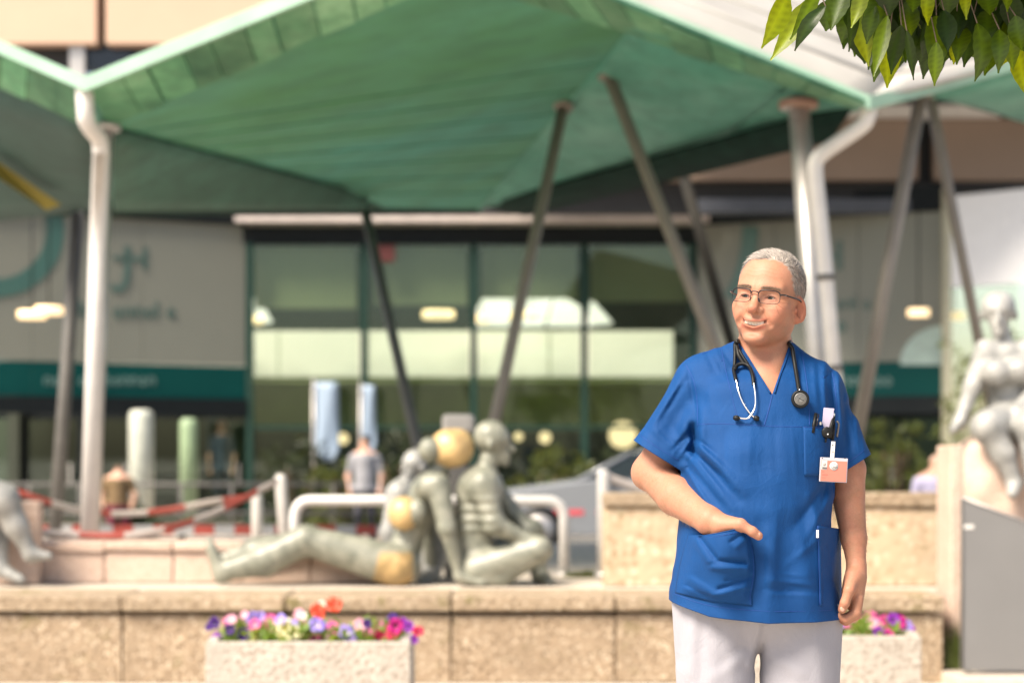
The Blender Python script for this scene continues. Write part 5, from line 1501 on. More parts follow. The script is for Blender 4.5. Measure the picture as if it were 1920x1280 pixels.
FOLDS += [((1303, 848), (1366, 905), 4, -3.0), ((1297, 858), (1350, 925), 4, -3.0), ((1290, 876), (1338, 948), 4, -2.6), ((1311, 836), (1375, 890), 5, 2.2), ((1306, 822), (1340, 850), 4, -3.0), ((1296, 806), (1258, 846), 4, -3.0), ((1300, 818), (1272, 858), 4, 2.6),
          ((1286, 712), (1238, 790), 5, -2.0), ((1270, 722), (1222, 800), 5, 2.0), ((1240, 812), (1276, 842), 4, -2.4), ((1228, 806), (1262, 836), 5, 2.0), ((1206, 800), (1244, 840), 5, -1.6), ((1578, 720), (1586, 812), 4, -2.5), ((1588, 740), (1602, 850), 4, 2.4), ((1610, 800), (1616, 856), 4, -2.0), ((1549, 700), (1556, 790), 4, -2.5),
          ((1556, 860), (1540, 960), 5, -2.0), ((1548, 905), (1492, 985), 5, -1.8), ((1556, 945), (1512, 1020), 5, -1.8), ((1535, 1010), (1470, 1062), 6, 1.4), ((1450, 1096), (1520, 1106), 4, -1.3), ((1446, 1118), (1528, 1122), 4, 1.2), ((1462, 1076), (1516, 1082), 5, 1.1), ((1436, 1010), (1430, 1120), 5, -2.2), ((1456, 960), (1450, 1110), 7, 1.6),
          ((1345, 656), (1358, 684), 3, -1.5), ((1332, 664), (1350, 700), 3, 1.4), ((1364, 690), (1384, 742), 5, -1.2), ((1330, 740), (1338, 790), 7, 1.2), ((1500, 690), (1506, 780), 5, -1.4), ((1525, 680), (1532, 770), 5, 1.6), ((1420, 760), (1400, 792), 5, -1.2), ((1360, 806), (1356, 880), 6, -1.0), ((1408, 806), (1404, 880), 6, 1.0), ((1452, 806), (1456, 890), 6, -1.0), ((1486, 806), (1494, 900), 6, 1.2)]
def fold_field(p):
    px, py = proj(p)
    h = np.zeros(len(p), np.float32)
    for a, b, w, mm in FOLDS:
        d, t = seg_dist(px, py, a, b)
        h += (mm * 0.0015) * np.exp(-(d / w) ** 2) * (0.35 + 0.65 * np.sin(np.pi * np.clip(t * 0.9 + 0.12, 0, 1)))
    front = smoothstep(MAN_Y + 0.10, MAN_Y - 0.02, p[:, 1])
    h *= front
    # drape: long soft ripples that grow towards the hem
    low = smoothstep(900, 1140, py)
    h += low * 0.0035 * np.sin(px * 0.075 + 0.6 * np.sin(py * 0.013)) * front
    h += 0.0012 * np.sin(px * 0.045 + py * 0.061) * np.sin(py * 0.037 - px * 0.021)
    return h
SLEEVE_L = (MP(1326, 724, .028), MP(1222, 872, .030)); SLEEVE_R = (MP(1530, 738, .028), MP(1602, 890, .025))
def shirt_sdf(p):
    d = torso_sdf(p)
    d = smin(d, s_cone(p, SLEEVE_L[0], SLEEVE_L[1], .060, .071), .045)
    d = smin(d, s_cone(p, SLEEVE_R[0], SLEEVE_R[1], .056, .056), .045)
    return d - fold_field(p)

# --- arms and hands
def right_arm_sdf(p):                                    # the arm on the left of the picture, hand in the pocket
    d = s_cone(p, MP(1326, 732, .03), MP(1240, 860, .065), .046, .048)
    d = smin(d, s_cone(p, MP(1240, 860, .065), MP(1217, 886, .070), .047, .039), .008)
    d = smin(d, s_ell(p, MP(1205, 885, .080), (.017, .020, .026)), .03)
    d = smin(d, s_cone(p, MP(1224, 887, .060), MP(1268, 930, -.02), .041, .046), .020)
    d = smin(d, s_cone(p, MP(1268, 930, -.02), MP(1330, 976, -.142), .046, .031), .008)
    d = smin(d, s_cone(p, MP(1330, 976, -.142), MP(1352, 990, -.158), .0305, .024), .015)
    d = smin(d, s_cone(p, MP(1336, 977, -.150), MP(1388, 985, -.192), .0250, .0150), .012)
    # back of the hand going down into the pocket
    M = rot('Y', 25)
    d = smin(d, s_ell(p, MP(1364, 1012, -.166), (.030, .015, .040), M), .018)
    for k, (x0, x1) in enumerate(((1347, 1345), (1356, 1354), (1365, 1363), (1374, 1372))):
        d = smin(d, s_cone(p, MP(x0, 1036, -.162), MP(x1, 1062, -.162), .0085, .0080), .005)
        d = smin(d, s_cone(p, MP(x1, 1062, -.162), MP(x1 + 3, 1080, -.160), .0080, .0070), .004)
    # thumb lying over the pocket edge
    d = smin(d, s_cone(p, MP(1352, 985, -.176), MP(1388, 983, -.205), .0170, .0135), .014)
    d = smin(d, s_cone(p, MP(1388, 983, -.205), MP(1411, 996, -.212), .0125, .0110), .006)
    d = smin(d, s_cone(p, MP(1411, 996, -.212), MP(1422, 1004, -.210), .0112, .0104), .005)
    return d
def left_arm_sdf(p):                                     # the arm on the right of the picture, hanging, loose fist
    d = s_cone(p, MP(1540, 732, .03), MP(1590, 880, .03), .044, .042)
    d = smin(d, s_cone(p, MP(1590, 880, .03), MP(1590, 925, .02), .042, .0395), .006)
    d = smin(d, s_cone(p, MP(1590, 925, .02), MP(1601, 1010, -.015), .0395, .030), .006)
    d = smin(d, s_cone(p, MP(1601, 1010, -.015), MP(1606, 1062, -.035), .030, .0215), .008)
    d = smin(d, s_cone(p, MP(1606, 1062, -.035), MP(1606, 1078, -.042), .0215, .0225), .01)
    M = rot('Y', 6)
    d = smin(d, s_ell(p, MP(1600, 1106, -.042), (.0270, .036, .048), M), .02)
    # thumb
    d = smin(d, s_cone(p, MP(1599, 1080, -.062), MP(1592, 1106, -.090), .0170, .0135), .014)
    d = smin(d, s_cone(p, MP(1592, 1106, -.090), MP(1584, 1130, -.093), .0125, .0115), .004)
    d = smin(d, s_cone(p, MP(1584, 1130, -.093), MP(1579, 1142, -.088), .0112, .0100), .004)
    # four fingers curled under, side by side away from the camera
    for k, dy in enumerate((-.068, -.048, -.029, -.012)):
        s = (0, 4, 3, -2)[k]
        f = s_cone(p, MP(1609, 1122, dy), MP(1605, 1148 + s, dy - .006), .0132, .0122)
        f = smin(f, s_cone(p, MP(1605, 1148 + s, dy - .006), MP(1586, 1160 + s, dy - .006), .0118, .0104), .003)
        f = smin(f, s_cone(p, MP(1586, 1160 + s, dy - .006), MP(1574, 1154 + s, dy), .0102, .0088), .003)
        d = smin(d, f, .0020)
    return d
def legs_sdf(p, grow=0.0):
    # trousers: hips and two straight legs
    d = None
    for (x0, x1, x2, r0, r1, r2) in ((1341, 1342, 1345, .1025, .0795, .064), (1499, 1500, 1502, .1045, .0795, .064)):
        a, b, c = MP(x0, 1130, .0), MP(x1, 1480, -.01), MP(x2, 1868, .015)
        q = p.copy()
        f = s_cone(q, a, b, r0, r1)
        f = smin(f, s_cone(q, b, c, r1, r2), .05)
        d = f if d is None else smin(d, f, .016)
    d = smin(d, s_ell(p, MP(1420, 1120, .0), (.182, .125, .120)), .03)
    return d + grow
def upper_sdf(p):
    d = head_sdf(to_head(p))
    base = MP(1431, 706, .040)
    neck = s_cone(p, MP(1436, 605, .034), base, .0575, .066)
    neck = smin(neck, s_cone(p, MP(1462, 622, -.010), MP(1444, 716, -.038), .013, .012), .03)
    neck = smin(neck, s_cone(p, MP(1402, 632, -.010), MP(1434, 716, -.038), .013, .012), .03)
    d = smin(d, neck, .012)
    d = smin(d, torso_sdf(p) + .016, .045)
    return d

def skin_tint(V):
    q = to_head(V.astype(np.float32))
    x, y, z = q[:, 0], q[:, 1], q[:, 2]
    ax = np.abs(x)
    C = np.tile(np.array((0.375, 0.188, 0.122), np.float32), (len(V), 1))
    def blend(c, w):
        w = np.clip(w, 0, 1)[:, None]
        C[:] = C * (1 - w) + np.array(c, np.float32) * w
    onh = smoothstep(-0.16, -0.13, z) * smoothstep(0.16, 0.13, np.hypot(x, y))
    g = lambda cx, cy, cz, r: np.exp(-(((ax - cx) ** 2 + (y - cy) ** 2 + (z - cz) ** 2) / r ** 2))
    blend((0.385, 0.125, 0.075), onh * 0.65 * g(0.045, 0.072, -0.038, 0.024))       # cheeks
    blend((0.385, 0.125, 0.078), onh * 0.55 * g(0.0, 0.118, -0.030, 0.016))         # nose tip
    blend((0.36, 0.105, 0.06), onh * 0.60 * smoothstep(0.069, 0.076, ax) * smoothstep(0.02, 0.008, z))  # ears
    blend((0.13, 0.032, 0.02), onh * 0.95 * np.exp(-(((z + 0.020) / 0.014) ** 2 + ((y - 0.011) / 0.0065) ** 2)) * smoothstep(0.067, 0.071, ax))  # ear hollow, shade put into the skin colour
    blend((0.40, 0.208, 0.138), onh * 0.5 * g(0.0, 0.09, 0.06, 0.045))
    blend((0.20, 0.115, 0.078), onh * 0.42 * smoothstep(-0.052, -0.064, z) * smoothstep(0.0, 0.03, y) * smoothstep(-0.125, -0.112, z))  # shaven beard, deepened with painted cheek shading
    blend((0.28, 0.16, 0.105), onh * 0.24 * g(0.0, 0.098, -0.047, 0.016))
    blend((0.12, 0.045, 0.03), onh * 0.9 * g(0.0078, 0.1010, -0.0405, 0.0044))  # nostrils darkened by colour, as shade
    blend((0.30, 0.135, 0.085), onh * 0.5 * g(0.0, 0.100, -0.0430, 0.010))  # painted shadow under the nose
    blend((0.27, 0.12, 0.075), onh * 0.45 * g(0.0, 0.094, -0.0830, 0.010))
    mz = z - 6.5 * x ** 2
    lip = smoothstep(0.0325, 0.0285, ax) * smoothstep(0.064, 0.074, y)
    wl = np.maximum(np.exp(-((mz + 0.0574) / 0.0026) ** 2), np.exp(-((mz + 0.0760) / 0.0042) ** 2))
    blend((0.36, 0.105, 0.075), onh * lip * wl * 0.85)
    my = y + 9.0 * x ** 2
    mz2 = z - 8.5 * x ** 2
    slot = smoothstep(0.0315, 0.0290, ax) * smoothstep(0.0975, 0.0950, my) * smoothstep(0.0062, 0.0048, np.abs(mz2 + 0.0660)) * smoothstep(0.064, 0.072, y)
    blend((0.055, 0.016, 0.012), onh * slot)
    teeth = smoothstep(0.0245, 0.0220, ax) * smoothstep(0.0042, 0.0034, np.abs(mz2 + 0.0650)) * slot
    gap = 1 - 0.28 * np.exp(-((((ax + 0.0036) % 0.0072) - 0.0036) / 0.0007) ** 2)
    blend((0.86, 0.82, 0.74), onh * teeth)
    C *= (1 - (1 - gap) * teeth * onh)[:, None]
    # lash line and lid crease colour
    ez = z + 14 * (ax - 0.0315) ** 2
    rim = np.exp(-((np.hypot((ax - 0.0315) / 0.0150, (ez + 0.0022) / 0.0054) - 1.0) / 0.20) ** 2) * smoothstep(0.070, 0.078, y) * smoothstep(0.016, 0.012, np.abs(ax - 0.0315))
    blend((0.16, 0.075, 0.055), onh * rim * np.where(ez > -0.0025, 0.95, 0.35))
    lid = np.exp(-((ez - 0.0062) / 0.0012) ** 2) * smoothstep(0.018, 0.013, np.abs(ax - 0.0315)) * smoothstep(0.070, 0.078, y)
    blend((0.34, 0.165, 0.115), onh * lid * 0.7)
    blend((0.34, 0.135, 0.08), onh * 0.55 * g(0.030, 0.086, -0.0135, 0.0075))
    # brows (skin under the brow hair) and scalp under the hair
    bz = 0.0195 + 0.16 * (ax - 0.012) - 4.2 * (ax - 0.012) ** 2
    brow = np.exp(-((z - bz) / 0.0042) ** 2) * smoothstep(0.008, 0.014, ax) * smoothstep(0.056, 0.048, ax) * smoothstep(0.04, 0.06, y)
    blend((0.30, 0.19, 0.135), onh * brow * 0.6)
    for (a, b) in (((0.052, -0.004), (0.064, 0.004)), ((0.052, -0.009), (0.066, -0.010)), ((0.050, -0.015), (0.063, -0.024)), ((0.049, -0.021), (0.056, -0.036))):  # wrinkles from here on: crease shade drawn as darker skin lines
        d_, t_ = seg_dist(ax, z, a, b)
        blend((0.19, 0.078, 0.045), onh * 0.7 * np.exp(-(d_ / 0.0009) ** 2) * smoothstep(0.03, 0.05, y))
    for zc, w_ in ((0.047, 0.5), (0.057, 0.42), (0.066, 0.35)):
        blend((0.29, 0.13, 0.075), onh * w_ * np.exp(-((z - zc - 0.002 * np.sin(x * 130)) / 0.0010) ** 2) * smoothstep(0.05, 0.03, ax) * smoothstep(0.04, 0.06, y))
    for sx in (0.006, -0.004):
        d_, t_ = seg_dist(x, z, (sx, 0.020), (sx * 1.6, 0.038))
        blend((0.29, 0.13, 0.075), onh * 0.4 * np.exp(-(d_ / 0.0010) ** 2) * smoothstep(0.05, 0.07, y))
    d_, t_ = seg_dist(ax, z, (0.0195, -0.034), (0.0385, -0.066))
    blend((0.28, 0.115, 0.065), onh * 0.65 * np.exp(-(d_ / 0.0018) ** 2) * smoothstep(0.05, 0.07, y))
    rn = np.random.default_rng(3).normal(0, 1, len(V))
    blot = np.sin(V[:, 0] * 95 + 2 * np.sin(V[:, 2] * 60)) * np.sin(V[:, 2] * 80 + V[:, 1] * 70)
    C *= (1 + 0.045 * rn + 0.045 * blot)[:, None]
    C[:, 1] *= 1 - 0.03 * blot
    hm = hair_mask(q)
    blend((0.36, 0.31, 0.275), onh * hm * 0.9)
    return C
def hair_mask(q):
    x, y, z = q[:, 0], q[:, 1], q[:, 2]
    ax = np.abs(x)
    lim = np.interp(z, [-0.060, -0.056, -0.050, -0.034, -0.032, -0.022, 0.0, 0.030, 0.055, 0.075, 0.086, 0.096, 0.13],
                       [-0.20, -0.045, -0.036, -0.034, 0.004, 0.014, 0.024, 0.043, 0.047, 0.050, 0.058, 0.068, 0.080])
    lim = lim + 0.012 * smoothstep(0.045, 0.0, ax) * smoothstep(0.06, 0.08, z)
    lim = lim + 0.0035 * np.sin(z * 420) * np.sin(ax * 300 + 1.0)
    m = smoothstep(0.004, -0.004, y - lim)
    inear = (y > -0.016) & (ax > 0.0690) & (z < 0.016) & (z > -0.06)
    return np.where(inear, 0, m)

def build_man():
    root = empty('person', (MP(1421, 1100).x, MAN_Y, GROUND))
    tag(root, 'grey haired man in blue scrubs, glasses and white trousers, one hand in pocket', 'person')
    # body: one skin mesh
    parts = []
    zcut = MP(0, 775).z
    V, Q = surface(upper_sdf, (HEAD[0] - .17, MAN_Y - .20, zcut), (HEAD[0] + .16, MAN_Y + .17, HEAD[2] + .14), 0.0016)
    parts.append((V, Q))
    a0 = np.array(MP(1178, 1110, -.24)); a1 = np.array(MP(1440, 690, .16)); a0[1] = MAN_Y - .24; a1[1] = MAN_Y + .16
    parts.append(surface(right_arm_sdf, np.minimum(a0, a1), np.maximum(a0, a1), 0.0025))
    parts.append(surface(left_arm_sdf, (MP(1490, 0).x, MAN_Y - .13, MP(0, 1185).z), (MP(1640, 0).x, MAN_Y + .12, MP(0, 668).z), 0.0022))
    parts.append(surface(lambda p: np.maximum(legs_sdf(p, .02), -(p[:, 2] - .0)), (MP(1230, 0).x, MAN_Y - .2, -.01), (MP(1610, 0).x, MAN_Y + .2, MP(0, 1060).z), 0.012))
    parts.append(surface(lambda p: torso_sdf(p) + .03, (MP(1230, 0).x, MAN_Y - .2, MP(0, 1140).z), (MP(1610, 0).x, MAN_Y + .2, MP(0, 700).z), 0.012))
    Vs, Qs, o = [], [], 0
    for V, Q in parts:
        V = relax(V, Q, 1, 0.35)
        Vs.append(V); Qs.append(Q + o); o += len(V)
    V, Q = np.concatenate(Vs), np.concatenate(Qs)
    me = np_mesh('body', V, Q)
    set_colors(me, skin_tint(V))
    body = link('body', me, M_SKIN, root, smooth=True)

    # eyes
    m_eye = Mat('eye')
    tc = m_eye.coord('Generated')
    gv = m_eye.n('ShaderNodeVectorMath', operation='DISTANCE'); m_eye.l(tc, gv.inputs[0]); gv.inputs[1].default_value = (0.5, 1.0, 0.5)
    m_eye.set(m_eye.ramp(gv.outputs['Value'], [(0.0, (0.004, 0.004, 0.004, 1)), (0.10, (0.006, 0.006, 0.006, 1)), (0.12, (0.040, 0.042, 0.026, 1)), (0.215, (0.055, 0.055, 0.036, 1)), (0.245, (0.025, 0.025, 0.02, 1)), (0.275, (0.42, 0.37, 0.34, 1)), (1.0, (0.42, 0.35, 0.32, 1))]), 0.35, Specular_IOR_Level=0.3)
    gaze = Vector((-0.14, 0.98, 0.0)).normalized()
    for sx in (1, -1):
        bm = bmesh.new(); bmesh.ops.create_uvsphere(bm, u_segments=28, v_segments=20, radius=0.0127)
        rm = Matrix((HB[0], HB[1], HB[2])).transposed()
        gw = rm @ gaze
        me = bm_mesh('eyeball', bm)
        e = link('eyeball', me, m_eye.m, None, smooth=True)
        e.matrix_world = Matrix.Translation(hv(sx * 0.0315, 0.0712, -0.002)) @ gw.to_track_quat('Y', 'Z').to_matrix().to_4x4()
        mw = e.matrix_world.copy()
        e.data.transform(mw); e.matrix_world = Matrix.Identity(4)
        # the gradient is read along the gaze from a copy of the rest shape
        put(e, root)
        at = e.data.attributes.new('rest', 'FLOAT_VECTOR', 'POINT')
        inv = mw.inverted()
        at.data.foreach_set('vector', np.array([(inv @ v.co) / 0.0254 + Vector((.5, .5, .5)) for v in e.data.vertices], np.float32).ravel())
    an = m_eye.n('ShaderNodeAttribute', attribute_name='rest')
    m_eye.l(an.outputs['Vector'], gv.inputs[0])

    # lash lines
    m_lash = plain('lashes', (.025, .014, .010), .7)
    for sx in (1, -1):
        pts = []
        for k in range(13):
            a_ = 0.0315 - 0.0138 + 0.0276 * k / 12
            t_ = (a_ - 0.0315) / 0.0142
            z_ = -0.0022 + 0.0040 * math.sqrt(max(0, 1 - t_ * t_)) - 14 * (a_ - 0.0315) ** 2
            y_ = 0.0715 + 0.0150 * math.sqrt(max(0, 1 - ((a_ - 0.0315) / 0.0165) ** 2 - ((z_ + 0.002) / 0.0135) ** 2)) + 0.0004
            pts.append(hv(sx * a_, y_, z_))
        tube('lashes', pts, [0.0003 + 0.0006 * math.sin(math.pi * k / 12) for k in range(13)], m_lash, root, n=5)
    # shirt: mesh the cloth surface, trim hem, sleeves and the V neck, give it thickness
    V, Q = surface(shirt_sdf, (MP(1150, 0).x, MAN_Y - .24, MP(0, 1175).z), (MP(1665, 0).x, MAN_Y + .22, MP(0, 625).z), 0.0034)
    V = relax(V, Q, 1, 0.5)
    me = np_mesh('scrub_shirt', V, Q)
    bm = bmesh.new(); bm.from_mesh(me)
    def cut(co, no):
        bmesh.ops.bisect_plane(bm, geom=bm.verts[:] + bm.edges[:] + bm.faces[:], plane_co=co, plane_no=no, clear_outer=True)
    # sleeves first, only beyond their hem lines
    def cut_sleeve(pa, pb, away, keep):
        co = pa; n = (pb - pa).cross(Vector((0.12, 1, 0))).normalized()
        if n.dot(away) < 0: n = -n
        near = [f for f in bm.faces if keep(f.calc_center_median())]
        vs = list({v for f in near for v in f.verts}); es = list({e for f in near for e in f.edges})
        bmesh.ops.bisect_plane(bm, geom=vs + es + near, plane_co=co, plane_no=n)
        dead = [f for f in bm.faces if (f.calc_center_median() - co).dot(n) > 0 and keep(f.calc_center_median())]
        bmesh.ops.delete(bm, geom=dead, context='FACES')
    xl, xr = MP(1282, 0).x, MP(1563, 0).x
    cut_sleeve(MP(1189, 826), MP(1268, 876), Vector((-.5, 0, -.8)), lambda c: c.x < MP(1274 , 0).x and c.z < MP(0, 780).z and c.z > MP(0, 960).z)
    cut_sleeve(MP(1566, 894), MP(1632, 852), Vector((.5, 0, -.8)), lambda c: c.x > xr and c.z < MP(0, 780).z and c.z > MP(0, 965).z)
    # hem: dips towards the right of the picture
    hem = [(1225, 1112), (1258, 1124), (1330, 1147), (1440, 1158), (1580, 1156), (1620, 1150)]
    hz = lambda x: np.interp(960 + x / MAN_Y * FPX, [h[0] for h in hem], [MP(0, h[1]).z for h in hem])
    cut(MP(1400, 1168), Vector((0, 0, -1)))
    for v in bm.verts:
        zt = hz(v.co.x * MAN_Y / v.co.y)
        z0, z1 = MP(0, 1060).z, MP(0, 1168).z
        if v.co.z < z0:
            t = (z0 - v.co.z) / (z0 - z1)
            v.co.z = z0 + (zt - z0) * t
    o = Vector((0, 0, CAMH))
    VN = [(1383, 636), (1448, 739), (1480, 646)]
    for a, b in ((VN[0], VN[1]), (VN[1], VN[2])):
        pa, pb = MP(*a), MP(*b)
        n = (pa - o).cross(pb - o).normalized()
        near = [f for f in bm.faces if abs(f.calc_center_median().x - MP(1431, 0).x) < .10 and f.calc_center_median().z > MP(0, 760).z]
        vs = list({v for f in near for v in f.verts}); es = list({e for f in near for e in f.edges})
        bmesh.ops.bisect_plane(bm, geom=vs + es + near, plane_co=o, plane_no=n)
    dead = []
    for f in bm.faces:
        c = f.calc_center_median()
        if c.z < MP(0, 745).z: continue
        px, py = 960 + c.x / c.y * FPX, HORIZON - (c.z - CAMH) / c.y * FPX
        if c.y < MAN_Y + .0:
            xl_ = np.interp(py, [VN[0][1], VN[1][1]], [VN[0][0], VN[1][0]]); xr_ = np.interp(py, [VN[2][1], VN[1][1]], [VN[2][0], VN[1][0]])
            if py < VN[1][1] and xl_ < px < xr_: dead.append(f)
        elif py < 655 and 1378 < px < 1484: dead.append(f)
    bmesh.ops.delete(bm, geom=dead, context='FACES')
    bm.to_mesh(me); bm.free()
    shirt = link('scrub_shirt', me, M_SCRUB, root, smooth=True)
    bvh = BVHTree.FromObject(shirt, bpy.context.evaluated_depsgraph_get()) if False else None
    bmv = bmesh.new(); bmv.from_mesh(me); bvh = BVHTree.FromBMesh(bmv)
    so = shirt.modifiers.new('thickness', 'SOLIDIFY'); so.thickness = 0.0016; so.offset = -1
    def on(px, py, lift=0.0):
        """point of the shirt front seen at a frame pixel"""
        dirn = (P(px, py, 1.0) - o).normalized()
        h = bvh.ray_cast(o, dirn)
        if h[0] is None or h[0].y > MAN_Y + .06:
            p_, n_, _, _ = bvh.find_nearest(MP(px, py, -.08))
        else: p_, n_ = h[0], h[1]
        if n_.dot(dirn) > 0: n_ = -n_
        return p_ + n_ * lift
    def onpath(pts, lift, n=6):
        out = smooth_path([Vector((x, y, 0)) for x, y in pts], n)
        return [on(p.x, p.y, lift) for p in out]
    def seam(pts, r=0.0007, lift=0.0002):
        tube('seam', onpath(pts, lift, 8), r, M_SEAM, shirt, n=5)
    seam([(1310, 795), (1350, 794), (1400, 796), (1450, 799), (1504, 800)])
    seam([(1286, 684), (1300, 712), (1307, 750), (1308, 800)])
    seam([(1352, 652), (1362, 700), (1374, 750), (1382, 780)], 0.0006)
    seam([(1448, 740), (1442, 765), (1433, 797)], 0.0011)
    seam([(1502, 655), (1510, 700), (1516, 750), (1518, 798)], 0.0008)
    seam([(1556, 680), (1566, 730), (1570, 790)], 0.0008)
    seam([(1316, 664), (1345, 652), (1378, 640)], 0.0008)
    # neck band: a folded edge along the V
    for pts in (((1385, 640), (1404, 668), (1428, 707), (1447, 737)), ((1478, 650), (1468, 682), (1457, 712), (1449, 737))):
        L = smooth_path([Vector((x, y, 0)) for x, y in pts], 10)
        c = [on(p.x + (-3 if pts[0][0] < 1430 else 3), p.y, 0.0012) for p in L]
        tube('neck_band', c, 0.0022, M_SCRUB, shirt, n=8)
    # hem stitching rows
    seam([(1264, 1112), (1330, 1134), (1440, 1145), (1560, 1143)], 0.0006)
    seam([(1196, 812), (1232, 838), (1272, 862)], 0.0006, 0.0004)
    seam([(1566, 878), (1596, 862), (1622, 842)], 0.0006, 0.0004)

    # patch pocket with the hand in it
    def patch(name, us, top, bottom, left, right, lift):
        """grid between four frame-pixel edges laid over the shirt and lifted by lift(u, v)"""
        n, m_ = us
        V, F = [], []
        for j in range(m_ + 1):
            v = j / m_
            for i in range(n + 1):
                u = i / n
                t = Vector(np.array([np.interp(u, [a for a, _ in top], [b[k] for _, b in top]) for k in (0, 1)]).tolist() + [0])
                b = Vector(np.array([np.interp(u, [a for a, _ in bottom], [b_[k] for _, b_ in bottom]) for k in (0, 1)]).tolist() + [0])
                q = t.lerp(b, v)
                q.x += (1 - u) * left(v) + u * right(v)
                V.append(on(q.x, q.y, 0.0) + (Vector((0, -1, 0.0))) * lift(u, v))
        for j in range(m_):
            for i in range(n):
                k = j * (n + 1) + i
                F.append((k, k + 1, k + n + 2, k + n + 1))
        me = mesh_from(name, V, F)
        ob = link(name, me, M_SCRUB, shirt, smooth=True)
        s_ = ob.modifiers.new('thickness', 'SOLIDIFY'); s_.thickness = 0.0022; s_.offset = 0
        return ob, V
    def lift_l(u, v):
        edge = min(u, 1 - u)
        side = min(1.0, edge / 0.12)
        topb = max(0.0, 1 - v)
        bulge = 0.056 * math.sin(math.pi * min(1, max(0, u * 0.95 + 0.02))) ** 0.7 * (0.25 + 0.75 * math.exp(-((v - 0.15) / 0.55) ** 2)) * min(1, (1 - v) / 0.12)
        du, dv = u, v
        f = 0.0
        for (a, b, w, h) in (((0.17, 0.04), (0.42, 0.36), 0.030, -0.010), ((0.47, 0.40), (0.84, 0.44), 0.028, -0.009), ((0.11, 0.08), (0.34, 0.42), 0.040, 0.007), ((0.40, 0.50), (0.86, 0.53), 0.036, 0.007),
                             ((0.56, 0.80), (0.96, 0.62), 0.030, -0.007), ((0.50, 0.90), (0.95, 0.74), 0.032, 0.006), ((0.86, 0.05), (0.62, 0.15), 0.026, -0.005), ((0.93, 0.10), (0.70, 0.23), 0.026, 0.004), ((0.16, 0.72), (0.46, 0.86), 0.05, 0.005), ((0.14, 0.84), (0.44, 0.95), 0.035, -0.005), ((0.62, 0.68), (0.94, 0.60), 0.026, -0.005)):
            vx, vy = b[0] - a[0], b[1] - a[1]
            t = max(0, min(1, ((du - a[0]) * vx + (dv - a[1]) * vy) / (vx * vx + vy * vy)))
            dd = math.hypot(du - a[0] - t * vx, dv - a[1] - t * vy)
            f += h * math.exp(-(dd / w) ** 2)
        return 0.0025 + bulge * side + f * side * min(1, (1 - v) / 0.1)
    pk, PV = patch('pocket', (44, 44), [(0, (1290, 1003)), (0.2, (1316, 1002)), (0.82, (1386, 988)), (1, (1402, 998))], [(0, (1266, 1110)), (0.5, (1335, 1127)), (1, (1410, 1134))],
                   lambda v: -3 * math.sin(math.pi * v), lambda v: 10 * math.sin(math.pi * min(1, v * 1.15)), lift_l)
    for jj in (0, 2):
        tube('seam', [PV[jj * 45 + i] + Vector((0, -0.0018, 0)) for i in range(45)], 0.0011 if jj == 0 else 0.0005, M_SEAM if jj else M_SCRUB, pk, n=5)
    tube('seam', [PV[j * 45 + 43] + Vector((0, -0.0016, 0)) for j in range(45)], 0.0006, M_SEAM, pk, n=5)
    # the other pocket, seen edge-on
    p0 = lambda v: on(1532 + 4 * v, 985 + 150 * v, 0.002)
    V, F = [], []
    n, m_ = 18, 30
    for j in range(m_ + 1):
        v = j / m_
        a = p0(v); yb = 985 + 150 * v + 6
        b = P(1575 + 2 * v, yb, MAN_Y + 0.03)
        for i in range(n + 1):
            u = i / n
            p_ = a.lerp(b, u)
            p_ += Vector((0.25, -1, 0)).normalized() * (0.018 * math.sin(math.pi * u) * (1 - 0.4 * v) + 0.004 * math.sin(u * 11 + v * 5) * u * (1 - u) * 3)
            V.append(p_)
    for j in range(m_):
        for i in range(n):
            k = j * (n + 1) + i
            F.append((k, k + 1, k + n + 2, k + n + 1))
    pr = link('pocket', mesh_from('pocket', V, F), M_SCRUB, shirt, smooth=True)
    s_ = pr.modifiers.new('thickness', 'SOLIDIFY'); s_.thickness = 0.0022
    tube('seam', [V[j * (n + 1)] + Vector((0, -0.001, 0)) for j in range(m_ + 1)], 0.0007, M_SEAM, pr, n=5)
    tube('seam', [V[(n + 1) * 28 + i] + Vector((0, -0.001, 0)) for i in range(n + 1)], 0.0007, M_SEAM, pr, n=5)
    tg = V[3 * (n + 1)]
    lb = box('label_tag', (-.0028, -.0006, -.009), (.0028, .0006, .009), plain('white_woven_tag', (.75, .78, .85), .7), pr, .0004)
    lb.data.transform(Matrix.Translation(tg + Vector((-.001, -.004, 0))))
    # chest pocket edge
    cp, CV = patch('chest_pocket', (14, 16), [(0, (1506, 800)), (1, (1566, 803))], [(0, (1508, 892)), (1, (1558, 892))], lambda v: 0, lambda v: 0, lambda u, v: 0.0015 + 0.006 * math.sin(math.pi * u) * (1 - v) ** 2)
    tube('seam', [CV[i] + Vector((0, -0.0014, 0)) for i in range(15)], 0.0007, M_SEAM, cp, n=5)

    # trousers
    def tro(p):
        px, py = proj(p)
        h = np.zeros(len(p), np.float32)
        for a, b, w, mm in (((1300, 1150), (1292, 1260), 14, 4), ((1318, 1150), (1312, 1280), 10, -4), ((1282, 1130), (1275, 1240), 7, -5), ((1425, 1165), (1405, 1245), 7, 5), ((1436, 1160), (1420, 1250), 7, -7), ((1395, 1230), (1340, 1268), 12, 3), ((1440, 1225), (1500, 1262), 14, 3),
                            ((1450, 1180), (1470, 1280), 12, -2.5), ((1530, 1170), (1536, 1280), 14, 3), ((1370, 1160), (1374, 1280), 14, 2.5), ((1350, 1250), (1385, 1215), 10, -2.5)):
            d, t = seg_dist(px, py, a, b)
            h += mm * 0.001 * np.exp(-(d / w) ** 2)
        h *= smoothstep(MAN_Y + 0.08, MAN_Y - 0.02, p[:, 1])
